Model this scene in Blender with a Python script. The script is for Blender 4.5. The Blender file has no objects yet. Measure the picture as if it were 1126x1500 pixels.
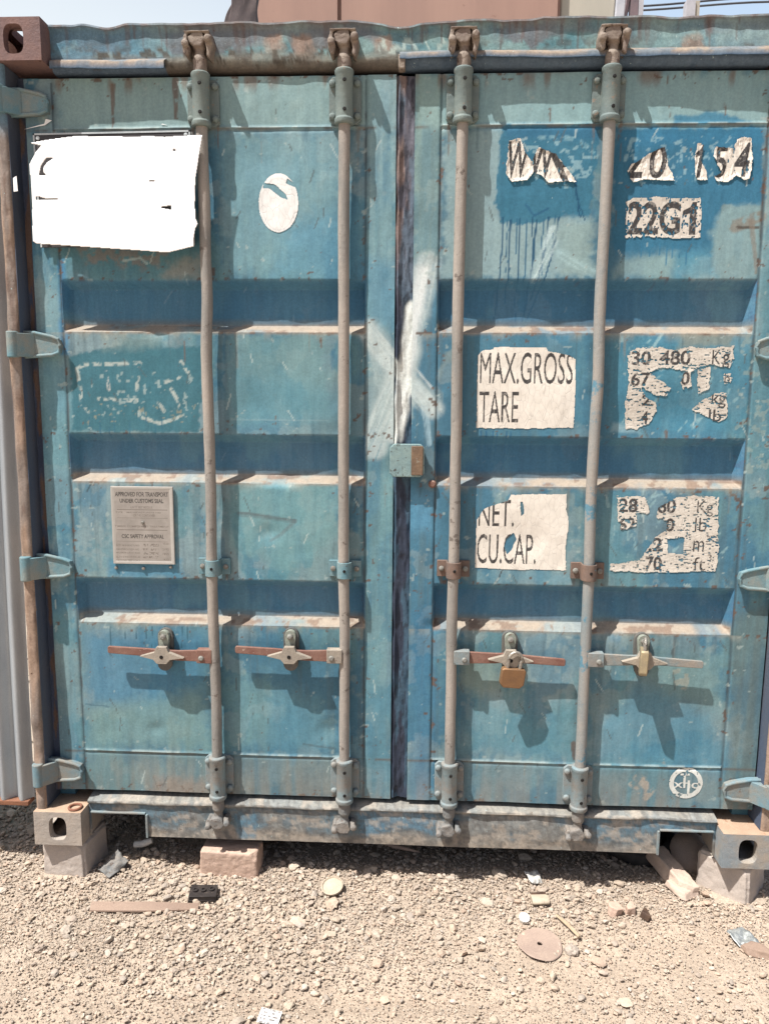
import bpy, math, random
import numpy as np
from mathutils import Matrix, Vector

random.seed(5)
RNG = np.random.default_rng(11)
S = bpy.context.scene
COL = S.collection

# ------------------------------------------------------------------ camera
CAM = np.array([0.0645, -2.3482, 1.4833])
PITCH, YAW, ROLL, FPX = 0.1400, -0.04657, 0.00727, 1120.46


def cam_axes():
    f = np.array([math.sin(YAW) * math.cos(PITCH), math.cos(YAW) * math.cos(PITCH), -math.sin(PITCH)])
    rt = np.array([math.cos(YAW), -math.sin(YAW), 0.0])
    up = np.cross(rt, f)
    return (math.cos(ROLL) * rt + math.sin(ROLL) * up, -math.sin(ROLL) * rt + math.cos(ROLL) * up, f)


RT, UP, FW = cam_axes()
cd = bpy.data.cameras.new('camera')
cam = bpy.data.objects.new('camera', cd)
COL.objects.link(cam)
m = Matrix.Identity(4)
for i in range(3):
    m[i][0], m[i][1], m[i][2], m[i][3] = RT[i], UP[i], -FW[i], CAM[i]
cam.matrix_world = m
cd.sensor_fit = 'VERTICAL'
cd.sensor_height = 36.0
cd.sensor_width = 27.0
cd.lens = FPX / 1500.0 * 36.0
cd.clip_start = 0.02
cd.clip_end = 500
S.camera = cam

# ------------------------------------------------------------------ sky and sun
SUN = Vector((-0.408, -0.31, 1.0)).normalized()
w = bpy.data.worlds.new('World')
S.world = w
w.use_nodes = True
nt = w.node_tree
bg = nt.nodes['Background']
sky = nt.nodes.new('ShaderNodeTexSky')
sky.sky_type = 'NISHITA'
sky.sun_disc = False
sky.sun_elevation = math.asin(SUN.z)
sky.sun_rotation = math.atan2(SUN.x, SUN.y)
sky.air_density = 1.0
sky.dust_density = 4.0
sky.ozone_density = 0.6
# whitish band added low in the far sky to brighten it there
tc = nt.nodes.new('ShaderNodeTexCoord')
sx = nt.nodes.new('ShaderNodeSeparateXYZ'); nt.links.new(tc.outputs['Generated'], sx.inputs[0])
def wrange(sock, a, b):
    q = nt.nodes.new('ShaderNodeMapRange'); q.interpolation_type = 'SMOOTHSTEP'
    q.inputs['From Min'].default_value = a; q.inputs['From Max'].default_value = b
    nt.links.new(sock, q.inputs['Value']); return q.outputs['Result']
mu = nt.nodes.new('ShaderNodeMath'); mu.operation = 'MULTIPLY'
nt.links.new(wrange(sx.outputs['Y'], 0.0, 0.6), mu.inputs[0]); nt.links.new(wrange(sx.outputs['Z'], 0.75, 0.35), mu.inputs[1])
mw = nt.nodes.new('ShaderNodeMath'); mw.operation = 'MULTIPLY'; mw.inputs[1].default_value = 0.92
nt.links.new(mu.outputs[0], mw.inputs[0])
bright_band = nt.nodes.new('ShaderNodeMix'); bright_band.data_type = 'RGBA'
wx_ = wrange(sx.outputs['X'], -0.5, 0.45)
vc = nt.nodes.new('ShaderNodeMix'); vc.data_type = 'RGBA'
vc.inputs[6].default_value = (8.6, 9.3, 9.8, 1); vc.inputs[7].default_value = (5.9, 7.6, 9.8, 1)
nt.links.new(wx_, vc.inputs['Factor'])
nt.links.new(mw.outputs[0], bright_band.inputs['Factor']); nt.links.new(sky.outputs['Color'], bright_band.inputs[6]); nt.links.new(vc.outputs[2], bright_band.inputs[7])
nt.links.new(bright_band.outputs[2], bg.inputs['Color'])
bg.inputs['Strength'].default_value = 0.07
ld = bpy.data.lights.new('sun', 'SUN')
ld.energy = 5.0
ld.angle = math.radians(0.55)
ld.color = (1.0, 0.965, 0.91)
lo = bpy.data.objects.new('sun', ld)
lo.rotation_euler = (-SUN).to_track_quat('-Z', 'Y').to_euler()
lo.location = (-4, -4, 9)
COL.objects.link(lo)
S.view_settings.view_transform = 'Standard'
S.view_settings.look = 'None'
S.view_settings.exposure = 0.60
S.view_settings.gamma = 1.0


# ------------------------------------------------------------------ helpers
def lin(c):
    a = np.asarray(c, float) / 255.0
    return np.where(a <= 0.04045, a / 12.92, ((a + 0.055) / 1.055) ** 2.4)


def at(px, py, Y=0.075):
    """photo pixel -> (X, Z) on the upright plane at depth Y"""
    d = FW + RT * (px - 563.0) / FPX - UP * (py - 750.0) / FPX
    t = (Y - CAM[1]) / d[1]
    p = CAM + t * d
    return float(p[0]), float(p[2])


def on_ground(px, py, Z=-0.14):
    d = FW + RT * (px - 563.0) / FPX - UP * (py - 750.0) / FPX
    t = (Z - CAM[2]) / d[2]
    p = CAM + t * d
    return float(p[0]), float(p[1])


_TAB = np.random.default_rng(77).random(65536)


def _h(ix, iy, s):
    return _TAB[((ix * 73856093) ^ (iy * 19349663) ^ (s * 83492791)) & 65535]


def vnoise(x, y, s=0):
    x = np.asarray(x, float); y = np.asarray(y, float)
    ix = np.floor(x).astype(np.int64); iy = np.floor(y).astype(np.int64)
    fx = x - ix; fy = y - iy
    fx = fx * fx * (3 - 2 * fx); fy = fy * fy * (3 - 2 * fy)
    a = _h(ix, iy, s); b = _h(ix + 1, iy, s); c = _h(ix, iy + 1, s); d = _h(ix + 1, iy + 1, s)
    return (a * (1 - fx) + b * fx) * (1 - fy) + (c * (1 - fx) + d * fx) * fy


def fbm(x, y, s=0, o=4, g=0.5):
    r = 0; amp = 1; t = 0
    for k in range(o):
        r = r + amp * vnoise(x * 2 ** k + 17.3 * k, y * 2 ** k - 9.1 * k, s + k)
        t += amp; amp *= g
    return r / t


def sstep(a, b, x):
    t = np.clip((x - a) / (b - a), 0, 1)
    return t * t * (3 - 2 * t)


def sdf_poly(P, x, z):
    """signed distance to polygon, positive inside"""
    n = len(P)
    d = np.full(x.shape, 1e9); ins = np.zeros(x.shape, bool)
    for i in range(n):
        ax, az = P[i]; bx, bz = P[(i + 1) % n]
        ex, ez = bx - ax, bz - az
        wx, wz = x - ax, z - az
        t = np.clip((wx * ex + wz * ez) / (ex * ex + ez * ez + 1e-12), 0, 1)
        d = np.minimum(d, (wx - t * ex) ** 2 + (wz - t * ez) ** 2)
        if az != bz:
            ins ^= ((az > z) != (bz > z)) & (x < ax + (z - az) * ex / ez)
    d = np.sqrt(d)
    return np.where(ins, d, -d)


def dist_line(P, x, z):
    d = np.full(x.shape, 1e9); tt = np.zeros(x.shape)
    L = [0]
    for i in range(len(P) - 1):
        L.append(L[-1] + math.hypot(P[i + 1][0] - P[i][0], P[i + 1][1] - P[i][1]))
    for i in range(len(P) - 1):
        ax, az = P[i]; bx, bz = P[i + 1]
        ex, ez = bx - ax, bz - az
        t = np.clip(((x - ax) * ex + (z - az) * ez) / (ex * ex + ez * ez + 1e-12), 0, 1)
        q = np.hypot(x - ax - t * ex, z - az - t * ez)
        b = q < d
        d = np.where(b, q, d); tt = np.where(b, (L[i] + t * (L[i + 1] - L[i])) / L[-1], tt)
    return d, tt


class MB:
    """collects shapes for ONE mesh"""

    def __init__(s):
        s.v = []; s.f = []; s.m = []

    def add(s, vs, fs, mi=0, M=None):
        b = len(s.v)
        if M is not None:
            vs = [tuple(M @ Vector(q)) for q in vs]
        s.v += [tuple(q) for q in vs]
        s.f += [tuple(i + b for i in f) for f in fs]
        s.m += [mi] * len(fs)
        return s

    def box(s, x0, x1, y0, y1, z0, z1, mi=0, M=None):
        vs = [(x0, y0, z0), (x1, y0, z0), (x1, y1, z0), (x0, y1, z0), (x0, y0, z1), (x1, y0, z1), (x1, y1, z1), (x0, y1, z1)]
        return s.add(vs, [(0, 3, 2, 1), (4, 5, 6, 7), (0, 1, 5, 4), (1, 2, 6, 5), (2, 3, 7, 6), (3, 0, 4, 7)], mi, M)

    def lathe(s, prof, n=20, mi=0, M=None, cap=True):
        """profile of (radius, height) round local Z"""
        vs = []; fs = []
        for r, h in prof:
            for k in range(n):
                a = 2 * math.pi * k / n
                vs.append((r * math.cos(a), r * math.sin(a), h))
        for j in range(len(prof) - 1):
            for k in range(n):
                fs.append((j * n + k, j * n + (k + 1) % n, (j + 1) * n + (k + 1) % n, (j + 1) * n + k))
        if cap:
            fs.append(tuple(reversed(range(n))))
            fs.append(tuple(range((len(prof) - 1) * n, len(prof) * n)))
        return s.add(vs, fs, mi, M)

    def prism(s, poly, y0, y1, mi=0, M=None):
        """outline in (x, z), from y0 (front) to y1"""
        n = len(poly)
        area = sum(poly[i][0] * poly[(i + 1) % n][1] - poly[(i + 1) % n][0] * poly[i][1] for i in range(n))
        if area < 0:
            poly = poly[::-1]
        vs = [(x, y0, z) for x, z in poly] + [(x, y1, z) for x, z in poly]
        fs = [tuple(range(n)), tuple(reversed(range(n, 2 * n)))]
        for i in range(n):
            j = (i + 1) % n
            fs.append((j, i, n + i, n + j))
        return s.add(vs, fs, mi, M)

    def tube(s, pts, r, n=10, mi=0, closed=False):
        P = [Vector(p) for p in pts]
        R = r if hasattr(r, '__len__') else [r] * len(P)
        vs = []; fs = []
        N = len(P)
        up = Vector((0, 0, 1))
        for i in range(N):
            if closed:
                t = P[(i + 1) % N] - P[i - 1]
            else:
                t = P[min(i + 1, N - 1)] - P[max(i - 1, 0)]
            t.normalize()
            a = t.cross(up if abs(t.dot(up)) < 0.95 else Vector((0, 1, 0))).normalized()
            b = a.cross(t)
            for k in range(n):
                g = 2 * math.pi * k / n
                vs.append(P[i] + (a * math.cos(g) + b * math.sin(g)) * R[i])
        for i in range(N if closed else N - 1):
            j = (i + 1) % N
            for k in range(n):
                fs.append((i * n + k, j * n + k, j * n + (k + 1) % n, i * n + (k + 1) % n)[::-1])
        if not closed:
            fs.append(tuple(range(n))[::-1]); fs.append(tuple(range((N - 1) * n, N * n)))
        return s.add(vs, fs, mi)

    def build(s, name, mats, parent=None, bevel=0, smooth=True, loc=None, rot=None, ang=35):
        me = bpy.data.meshes.new(name)
        me.from_pydata(s.v, [], s.f)
        mats = mats if isinstance(mats, (list, tuple)) else [mats]
        for q in mats:
            me.materials.append(q)
        if len(mats) > 1:
            me.polygons.foreach_set('material_index', s.m)
        import bmesh
        bm = bmesh.new(); bm.from_mesh(me); bmesh.ops.recalc_face_normals(bm, faces=bm.faces); bm.to_mesh(me); bm.free()
        if smooth:
            me.polygons.foreach_set('use_smooth', [True] * len(me.polygons))
            me.set_sharp_from_angle(angle=math.radians(ang))
        o = link(name, me, parent, loc, rot)
        if bevel:
            b = o.modifiers.new('bevel', 'BEVEL'); b.width = bevel; b.segments = 2; b.limit_method = 'ANGLE'
            b.angle_limit = math.radians(40); b.harden_normals = False
        return o


def link(name, me, parent=None, loc=None, rot=None):
    o = bpy.data.objects.new(name, me)
    COL.objects.link(o)
    if parent is not None:
        o.parent = parent
    if loc is not None:
        o.location = loc
    if rot is not None:
        o.rotation_euler = rot
    return o


def lumpy(o, voxel=0.0028, amp=0.0022, size=0.02):
    """cast, corroded surface"""
    o.modifiers.clear()
    a = o.modifiers.new('remesh', 'REMESH'); a.mode = 'VOXEL'; a.voxel_size = voxel; a.use_smooth_shade = True
    k = o.modifiers.new('smooth', 'SMOOTH'); k.factor = 0.5; k.iterations = 2
    tx = bpy.data.textures.get('cast_%g' % size) or bpy.data.textures.new('cast_%g' % size, 'CLOUDS'); tx.noise_scale = size
    d = o.modifiers.new('cast', 'DISPLACE'); d.texture = tx; d.strength = amp * 2; d.mid_level = 0.5
    d.texture_coords = 'GLOBAL'
    return o


def copy_part(o, loc=None, rot=None, parent=None):
    c = o.copy(); COL.objects.link(c)
    if parent is not None:
        c.parent = parent
    if loc is not None:
        c.location = loc
    if rot is not None:
        c.rotation_euler = rot
    return c


def empty(name, loc=(0, 0, 0), rot=(0, 0, 0)):
    o = bpy.data.objects.new(name, None); COL.objects.link(o); o.location = loc; o.rotation_euler = rot
    o.empty_display_size = 0.05
    return o


def tag(o, label=None, cat=None, group=None, kind=None):
    for k, v in (('label', label), ('category', cat), ('group', group), ('kind', kind)):
        if v:
            o[k] = v
    return o


def raw_mesh(name, V, F, mat, cols=None, smooth=True, ang=None, parent=None):
    """V (n,3), F (m,4) or (m,3) arrays"""
    V = np.asarray(V, np.float32); F = np.asarray(F, np.int32)
    me = bpy.data.meshes.new(name)
    k = F.shape[1]
    me.vertices.add(len(V)); me.vertices.foreach_set('co', V.ravel())
    me.loops.add(F.size); me.loops.foreach_set('vertex_index', F.ravel())
    me.polygons.add(len(F))
    me.polygons.foreach_set('loop_start', np.arange(0, F.size, k, dtype=np.int32))
    me.polygons.foreach_set('loop_total', np.full(len(F), k, np.int32))
    me.update(calc_edges=True)
    if smooth:
        me.polygons.foreach_set('use_smooth', np.ones(len(F), bool))
        if ang:
            me.set_sharp_from_angle(angle=math.radians(ang))
    me.materials.append(mat)
    if cols is not None:
        a = me.color_attributes.new('Col', 'FLOAT_COLOR', 'POINT')
        c = np.ones((len(V), 4), np.float32); c[:, :3] = cols
        a.data.foreach_set('color', c.ravel())
    me.validate()
    return link(name, me, parent)


def grid_faces(nr, nc, keep=None):
    i, j = np.meshgrid(np.arange(nr - 1), np.arange(nc - 1), indexing='ij')
    a = i * nc + j
    F = np.stack([a, a + 1, a + nc + 1, a + nc], -1)
    return F[keep] if keep is not None else F.reshape(-1, 4)


# ------------------------------------------------------------------ materials
def new_mat(name):
    mt = bpy.data.materials.new(name); mt.use_nodes = True
    t = mt.node_tree; t.nodes.clear()
    out = t.nodes.new('ShaderNodeOutputMaterial'); b = t.nodes.new('ShaderNodeBsdfPrincipled')
    t.links.new(b.outputs[0], out.inputs[0])
    return mt, t, b


def N(t, typ, **kw):
    n = t.nodes.new(typ)
    for k, v in kw.items():
        if k in n.inputs.keys():
            n.inputs[k].default_value = v
        else:
            setattr(n, k, v)
    return n


def noise(t, vec, scale, detail=4, rough=0.6, stretch=None):
    if stretch:
        mp = N(t, 'ShaderNodeMapping'); mp.inputs['Scale'].default_value = stretch
        t.links.new(vec, mp.inputs[0]); vec = mp.outputs[0]
    n = N(t, 'ShaderNodeTexNoise', Scale=scale, Detail=detail, Roughness=rough)
    t.links.new(vec, n.inputs['Vector'])
    return n.outputs['Fac']


def ramp(t, fac, a, b):
    r = N(t, 'ShaderNodeMapRange'); r.interpolation_type = 'SMOOTHSTEP'
    r.inputs['From Min'].default_value = a; r.inputs['From Max'].default_value = b
    t.links.new(fac, r.inputs['Value'])
    return r.outputs['Result']


def mix(t, fac, a, b, mode='MIX'):
    x = N(t, 'ShaderNodeMix', data_type='RGBA', blend_type=mode)
    for sock, v in ((x.inputs['Factor'], fac), (x.inputs[6], a), (x.inputs[7], b)):
        if hasattr(v, 'default_value'):
            t.links.new(v, sock)
        else:
            sock.default_value = v if isinstance(v, (int, float)) else (*v, 1.0) if len(v) == 3 else v
    return x.outputs[2]


def bump(t, b, h, strength, dist, prev=None):
    n = N(t, 'ShaderNodeBump', Strength=strength, Distance=dist)
    t.links.new(h, n.inputs['Height'])
    if prev is not None:
        t.links.new(prev, n.inputs['Normal'])
    t.links.new(n.outputs[0], b.inputs['Normal'])
    return n.outputs[0]


def weathered(name, c1, c2, c3=None, scale=14, spot=0.6, spot_scale=40, rough=0.7, metal=0.0, bmp=0.35, stretch=None, fine=0.25, dist=0.004):
    mt, t, b = new_mat(name)
    g = N(t, 'ShaderNodeNewGeometry').outputs['Position']
    c = mix(t, ramp(t, noise(t, g, scale, 5, 0.65, stretch), 0.32, 0.68), tuple(lin(c1)), tuple(lin(c2)))
    if c3 is not None:
        c = mix(t, ramp(t, noise(t, g, spot_scale, 5, 0.7), spot, spot + 0.07), c, tuple(lin(c3)))
    f = noise(t, g, 330, 3, 0.7)
    c = mix(t, fine, c, mix(t, ramp(t, f, 0.3, 0.75), (0.25, 0.25, 0.25), (1, 1, 1)), 'MULTIPLY')
    t.links.new(c, b.inputs['Base Color'])
    b.inputs['Roughness'].default_value = rough; b.inputs['Metallic'].default_value = metal
    b.inputs['Specular IOR Level'].default_value = 0.3
    p = bump(t, b, noise(t, g, scale * 5, 5, 0.65), bmp, dist)
    bump(t, b, f, bmp * 0.6, dist * 0.3, p)
    return mt


def vertex_paint(name, rough=0.62, fine=0.3, bmp=0.25, rust=0.70, spec=0.25):
    """paint whose large marks come from the mesh's colour attribute; grain, specks and relief are noise"""
    mt, t, b = new_mat(name)
    g = N(t, 'ShaderNodeNewGeometry').outputs['Position']
    a = N(t, 'ShaderNodeVertexColor', layer_name='Col').outputs['Color']
    f = noise(t, g, 140, 5, 0.72)
    st = noise(t, g, 60, 4, 0.6, (1, 1, 0.14))
    c = mix(t, fine, a, mix(t, ramp(t, f, 0.3, 0.7), (0.55, 0.55, 0.55), (1.15, 1.15, 1.15)), 'MULTIPLY')
    c = mix(t, fine * 0.9, c, mix(t, ramp(t, st, 0.3, 0.7), (0.62, 0.66, 0.7), (1.15, 1.12, 1.08)), 'MULTIPLY')
    rs = noise(t, g, 55, 6, 0.75)
    c = mix(t, ramp(t, rs, rust, rust + 0.035), c, tuple(lin((92, 74, 62))))
    sc = noise(t, g, 90, 3, 0.8, (1, 1, 0.5))
    c = mix(t, ramp(t, sc, rust + 0.03, rust + 0.06), c, tuple(lin((170, 190, 190))))
    t.links.new(c, b.inputs['Base Color'])
    b.inputs['Roughness'].default_value = rough
    b.inputs['Specular IOR Level'].default_value = spec
    p = bump(t, b, noise(t, g, 38, 5, 0.6), bmp, 0.004)
    bump(t, b, f, bmp * 0.8, 0.0012, p)
    return mt


M = {}
M['paint'] = vertex_paint('weathered_blue_paint')
M['frame_paint'] = vertex_paint('weathered_frame_paint', fine=0.45, bmp=0.6, rust=0.66, rough=0.75)
M['rubber'] = vertex_paint('cracked_rubber', fine=0.4, bmp=0.5, rust=0.72)
M['rod'] = weathered('dusty_rod_steel', (166, 157, 148), (134, 132, 128), (112, 104, 98), 13, 0.60, 24, stretch=(1, 1, 0.25))
M['rod_blue'] = weathered('worn_blue_rod', (156, 150, 143), (128, 138, 141), (94, 134, 152), 13, 0.56, 10, stretch=(1, 1, 0.3))
M['bracket'] = weathered('bracket_grey_green', (126, 138, 134), (110, 124, 124), (146, 132, 118), 16, 0.60, 45)
M['bracket_low'] = weathered('bracket_dusty_blue', (128, 148, 154), (140, 136, 130), (110, 96, 86), 16, 0.62, 45)
M['guide_blue'] = weathered('guide_blue', (98, 138, 150), (124, 146, 150), (110, 90, 80), 20, 0.62, 60)
M['guide_brown'] = weathered('guide_brown', (128, 106, 94), (110, 98, 92), (90, 130, 146), 20, 0.64, 60)
M['cam'] = weathered('cam_rusty_steel', (124, 110, 102), (150, 138, 126), (92, 74, 66), 22, 0.58, 50, bmp=0.6)
M['cam_low'] = weathered('cam_dusty_steel', (142, 134, 126), (116, 118, 118), (98, 84, 76), 22, 0.6, 50, bmp=0.6)
M['handle_red'] = weathered('handle_red_brown', (122, 86, 76), (138, 108, 96), (176, 160, 146), 18, 0.62, 55)
M['handle_grey'] = weathered('handle_grey_blue', (120, 136, 140), (150, 142, 132), (120, 84, 72), 18, 0.62, 55)
M['handle_pale'] = weathered('handle_pale_steel', (168, 158, 144), (146, 138, 128), (116, 90, 78), 25, 0.62, 60)
M['catch'] = weathered('catch_green_grey', (150, 158, 146), (132, 134, 126), (108, 92, 82), 22, 0.6, 60)
M['catch_dark'] = weathered('catch_tongue', (96, 98, 98), (112, 108, 102), (80, 70, 64), 22, 0.6, 60)
M['bolt'] = weathered('bolt_steel', (150, 152, 146), (118, 112, 106), None, 60)
M['dark'] = weathered('dark_hollow', (30, 29, 28), (22, 21, 21), None, 30)
M['hinge'] = weathered('hinge_blue_grey', (104, 140, 150), (140, 144, 138), (118, 104, 94), 14, 0.64, 45)
M['hinge_low'] = weathered('hinge_dusty', (140, 134, 124), (108, 140, 152), (112, 100, 90), 12, 0.64, 45)
M['casting'] = weathered('casting_rust_brown', (132, 104, 98), (112, 92, 92), (98, 72, 64), 12, 0.62, 40, bmp=0.6)
M['casting_low'] = weathered('casting_dusty_grey', (184, 172, 160), (164, 156, 148), (150, 124, 106), 10, 0.63, 36, bmp=0.7)
M['casting_blue'] = weathered('casting_dusty_blue', (138, 148, 154), (164, 154, 142), (150, 134, 120), 10, 0.68, 36, bmp=0.7)
M['galv'] = weathered('galvanised_sheet', (150, 158, 166), (178, 184, 188), (146, 144, 142), 7, 0.66, 70, rough=0.5, metal=0.35, stretch=(1, 1, 0.2), bmp=0.08, fine=0.2, dist=0.002)
M['orange_rail'] = weathered('rusty_orange_rail', (146, 100, 76), (124, 88, 70), None, 20)
M['casting_top'] = weathered('casting_top_rust_dust', (176, 148, 126), (186, 162, 140), (160, 122, 98), 14, 0.6, 40, bmp=0.6)
M['concrete'] = weathered('pinkish_concrete', (196, 184, 174), (180, 170, 162), (156, 148, 142), 9, 0.66, 60, bmp=0.5)
M['brick'] = weathered('pale_clay_brick', (204, 176, 158), (192, 166, 150), (226, 206, 184), 14, 0.64, 50, bmp=0.6)
M['slab'] = weathered('rubble_slab', (190, 170, 156), (200, 180, 164), (166, 154, 144), 15, 0.64, 50, bmp=0.6)
M['wood'] = weathered('dry_wood', (190, 172, 146), (174, 154, 130), (144, 122, 102), 30, 0.62, 60, stretch=(0.2, 1, 1))
M['slat'] = weathered('brown_slat', (160, 138, 122), (146, 124, 110), (118, 96, 84), 14, 0.64, 40, stretch=(0.3, 1, 1))
M['blackplastic'] = weathered('dusty_black_plastic', (44, 40, 40), (62, 56, 54), (110, 98, 88), 30, 0.62, 60, rough=0.5)
M['white'] = weathered('white_plastic', (226, 224, 218), (208, 204, 196), None, 30, fine=0.1, bmp=0.1)
M['paper'] = weathered('paper_scrap', (214, 212, 206), (190, 188, 182), (150, 148, 146), 60, 0.64, 120, fine=0.15)
M['foil'] = weathered('foil_scrap', (190, 194, 192), (146, 150, 150), (220, 224, 222), 60, 0.6, 90, metal=0.5, rough=0.4)
M['tan_disc'] = weathered('rusty_flat_disc', (172, 152, 138), (162, 142, 130), (180, 160, 146), 16, 0.62, 60)
M['tin'] = weathered('dusty_tin', (196, 182, 162), (178, 164, 146), (152, 134, 118), 30, 0.62, 80)
M['rusttin'] = weathered('rusty_dark_tin', (70, 54, 46), (98, 78, 64), None, 40)
M['rubber_black'] = weathered('old_tyre_rubber', (52, 50, 50), (72, 68, 64), None, 25)
M['washer'] = weathered('rust_ring', (150, 104, 82), (132, 90, 74), None, 40)
M['brass'] = weathered('tarnished_brass', (140, 110, 84), (152, 118, 86), (116, 96, 78), 30, 0.64, 70, metal=0.45, rough=0.5, bmp=0.15)
M['steel_lock'] = weathered('tarnished_steel_lock', (176, 160, 128), (160, 148, 124), (130, 112, 90), 40, 0.64, 70, metal=0.35, rough=0.5, bmp=0.15)
M['shackle'] = weathered('shackle_steel', (176, 170, 160), (150, 146, 140), None, 40, metal=0.5, rough=0.45)
M['brown_wall'] = weathered('rusty_pink_brown_paint', (170, 136, 122), (158, 126, 114), (146, 112, 100), 3, 0.64, 12, stretch=(1, 1, 0.15), bmp=0.1, fine=0.1)
M['cream_wall'] = weathered('grey_cream_paint', (186, 178, 164), (174, 168, 156), None, 4, stretch=(1, 1, 0.2), bmp=0.1, fine=0.1)
M['tarp'] = weathered('brown_tarpaulin', (120, 104, 100), (98, 86, 86), None, 8)
M['post_steel'] = weathered('grey_painted_steel', (190, 190, 196), (170, 172, 180), None, 8, fine=0.1)
M['brace_steel'] = weathered('brown_painted_steel', (128, 112, 116), (110, 100, 106), None, 8, fine=0.1)
M['cable'] = weathered('grey_cable', (90, 94, 104), (80, 84, 92), None, 8)
M['under'] = weathered('dark_underframe', (66, 64, 62), (84, 78, 72), (100, 84, 72), 8, 0.62, 20)
M['post_shaded'] = weathered('shaded_navy_flaking', (78, 92, 114), (92, 98, 110), (104, 90, 82), 12, 0.64, 30, stretch=(1, 1, 0.2))  # navy paint, darkened by the shade on the posts' inner face
M['side'] = weathered('side_blue_paint', (88, 136, 156), (108, 150, 160), (112, 92, 80), 3, 0.66, 14, stretch=(1, 1, 0.3))


# ------------------------------------------------------------------ paint marks on the container front
C_PALE, C_TEAL, C_BLUE, C_DEEP = (150, 168, 170), (106, 146, 154), (82, 128, 150), (50, 106, 136)
RUST, DUST = (104, 82, 70), (196, 180, 160)


class Canvas:
    """albedo of the painted front as a function of position (X, Z)"""

    def __init__(s, X, Z):
        s.X = np.asarray(X, float).ravel(); s.Z = np.asarray(Z, float).ravel()
        s.c = np.zeros((s.X.size, 3))
        s.wx = s.X + 0.02 * (fbm(s.X * 14, s.Z * 14, 3, 4) - 0.5)
        s.wz = s.Z + 0.02 * (fbm(s.X * 14, s.Z * 14, 9, 4) - 0.5)
        s.grain = fbm(s.X * 70, s.Z * 70, 21, 3)
        s.streak = fbm(s.X * 40, s.Z * 3.0, 31, 4)

    def put(s, mask, col):
        mk = np.clip(mask, 0, 1)[:, None]
        s.c = s.c * (1 - mk) + lin(col) * mk

    def poly(s, px, col, op=1.0, soft=0.01, rag=0.0, Y=0.075, breakup=0.0, streak=0.0, world=False, warp=1.0):
        P = px if world else [at(a, b, Y) for a, b in px]
        xs = [p[0] for p in P]; zs = [p[1] for p in P]
        q = (s.X > min(xs) - 0.06) & (s.X < max(xs) + 0.06) & (s.Z > min(zs) - 0.06) & (s.Z < max(zs) + 0.06)
        if not q.any():
            return
        x = s.X[q] + (s.wx[q] - s.X[q]) * warp; z = s.Z[q] + (s.wz[q] - s.Z[q]) * warp
        d = sdf_poly(P, x, z)
        d = d + rag * (s.grain[q] - 0.5) * 2
        mk = sstep(-soft, soft, d) * op
        if breakup:
            mk = mk * sstep(breakup - 0.06, breakup + 0.06, s.grain[q])
        if streak:
            mk = mk * (1 - streak + streak * sstep(0.35, 0.62, s.streak[q]))
        full = np.zeros(s.X.size); full[q] = mk
        s.put(full, col)

    def line(s, px, wd, col, op=1.0, taper=0.0, breakup=0.0, soft=0.35, Y=0.075, brush=0.0, world=False):
        P = px if world else [at(a, b, Y) for a, b in px]
        xs = [p[0] for p in P]; zs = [p[1] for p in P]; w2 = wd * 2 + 0.03
        q = (s.X > min(xs) - w2) & (s.X < max(xs) + w2) & (s.Z > min(zs) - w2) & (s.Z < max(zs) + w2)
        if not q.any():
            return
        k = min(1.0, wd / 0.03)
        d, t = dist_line(P, s.X[q] + (s.wx[q] - s.X[q]) * k, s.Z[q] + (s.wz[q] - s.Z[q]) * k)
        r = wd * (1 - taper * t)
        mk = 1 - sstep(r * (1 - soft), r * (1 + soft * 0.4), d)
        if breakup:
            mk = mk * sstep(breakup - 0.08, breakup + 0.08, s.grain[q])
        if brush:
            ex, ez = P[-1][0] - P[0][0], P[-1][1] - P[0][1]; L = math.hypot(ex, ez)
            al = (s.X[q] * ex + s.Z[q] * ez) / L; ac = (s.X[q] * -ez + s.Z[q] * ex) / L
            bn = fbm(al * 6, ac * 160, 41, 3)
            mk = mk * (1 - brush + brush * sstep(0.34, 0.6, bn))
        full = np.zeros(s.X.size); full[q] = mk * op
        s.put(full, col)

    def drip(s, px, py0, py1, dx=0, wd=0.0024, col=C_DEEP, op=0.9):
        s.line([(px, py0), (px + dx * 0.2, (py0 + py1) / 2), (px + dx, py1)], wd, col, op, 0.35)

    def bits(s, box, col, thr=0.6, sc=120, op=1.0, seed=51, Y=0.075):
        """small flakes inside a pixel box"""
        x0, z1 = at(box[0], box[1], Y); x1, z0 = at(box[2], box[3], Y)
        q = (s.X > x0) & (s.X < x1) & (s.Z > z0) & (s.Z < z1)
        n = fbm(s.X[q] * sc, s.Z[q] * sc, seed, 3)
        e = np.minimum(np.minimum(s.X[q] - x0, x1 - s.X[q]), np.minimum(s.Z[q] - z0, z1 - s.Z[q]))
        full = np.zeros(s.X.size); full[q] = sstep(thr, thr + 0.05, n - 0.12 * (1 - sstep(0, 0.02, e))) * op
        s.put(full, col)


def rect(x0, y0, x1, y1):
    return [(x0, y0), (x1, y0), (x1, y1), (x0, y1)]


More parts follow.
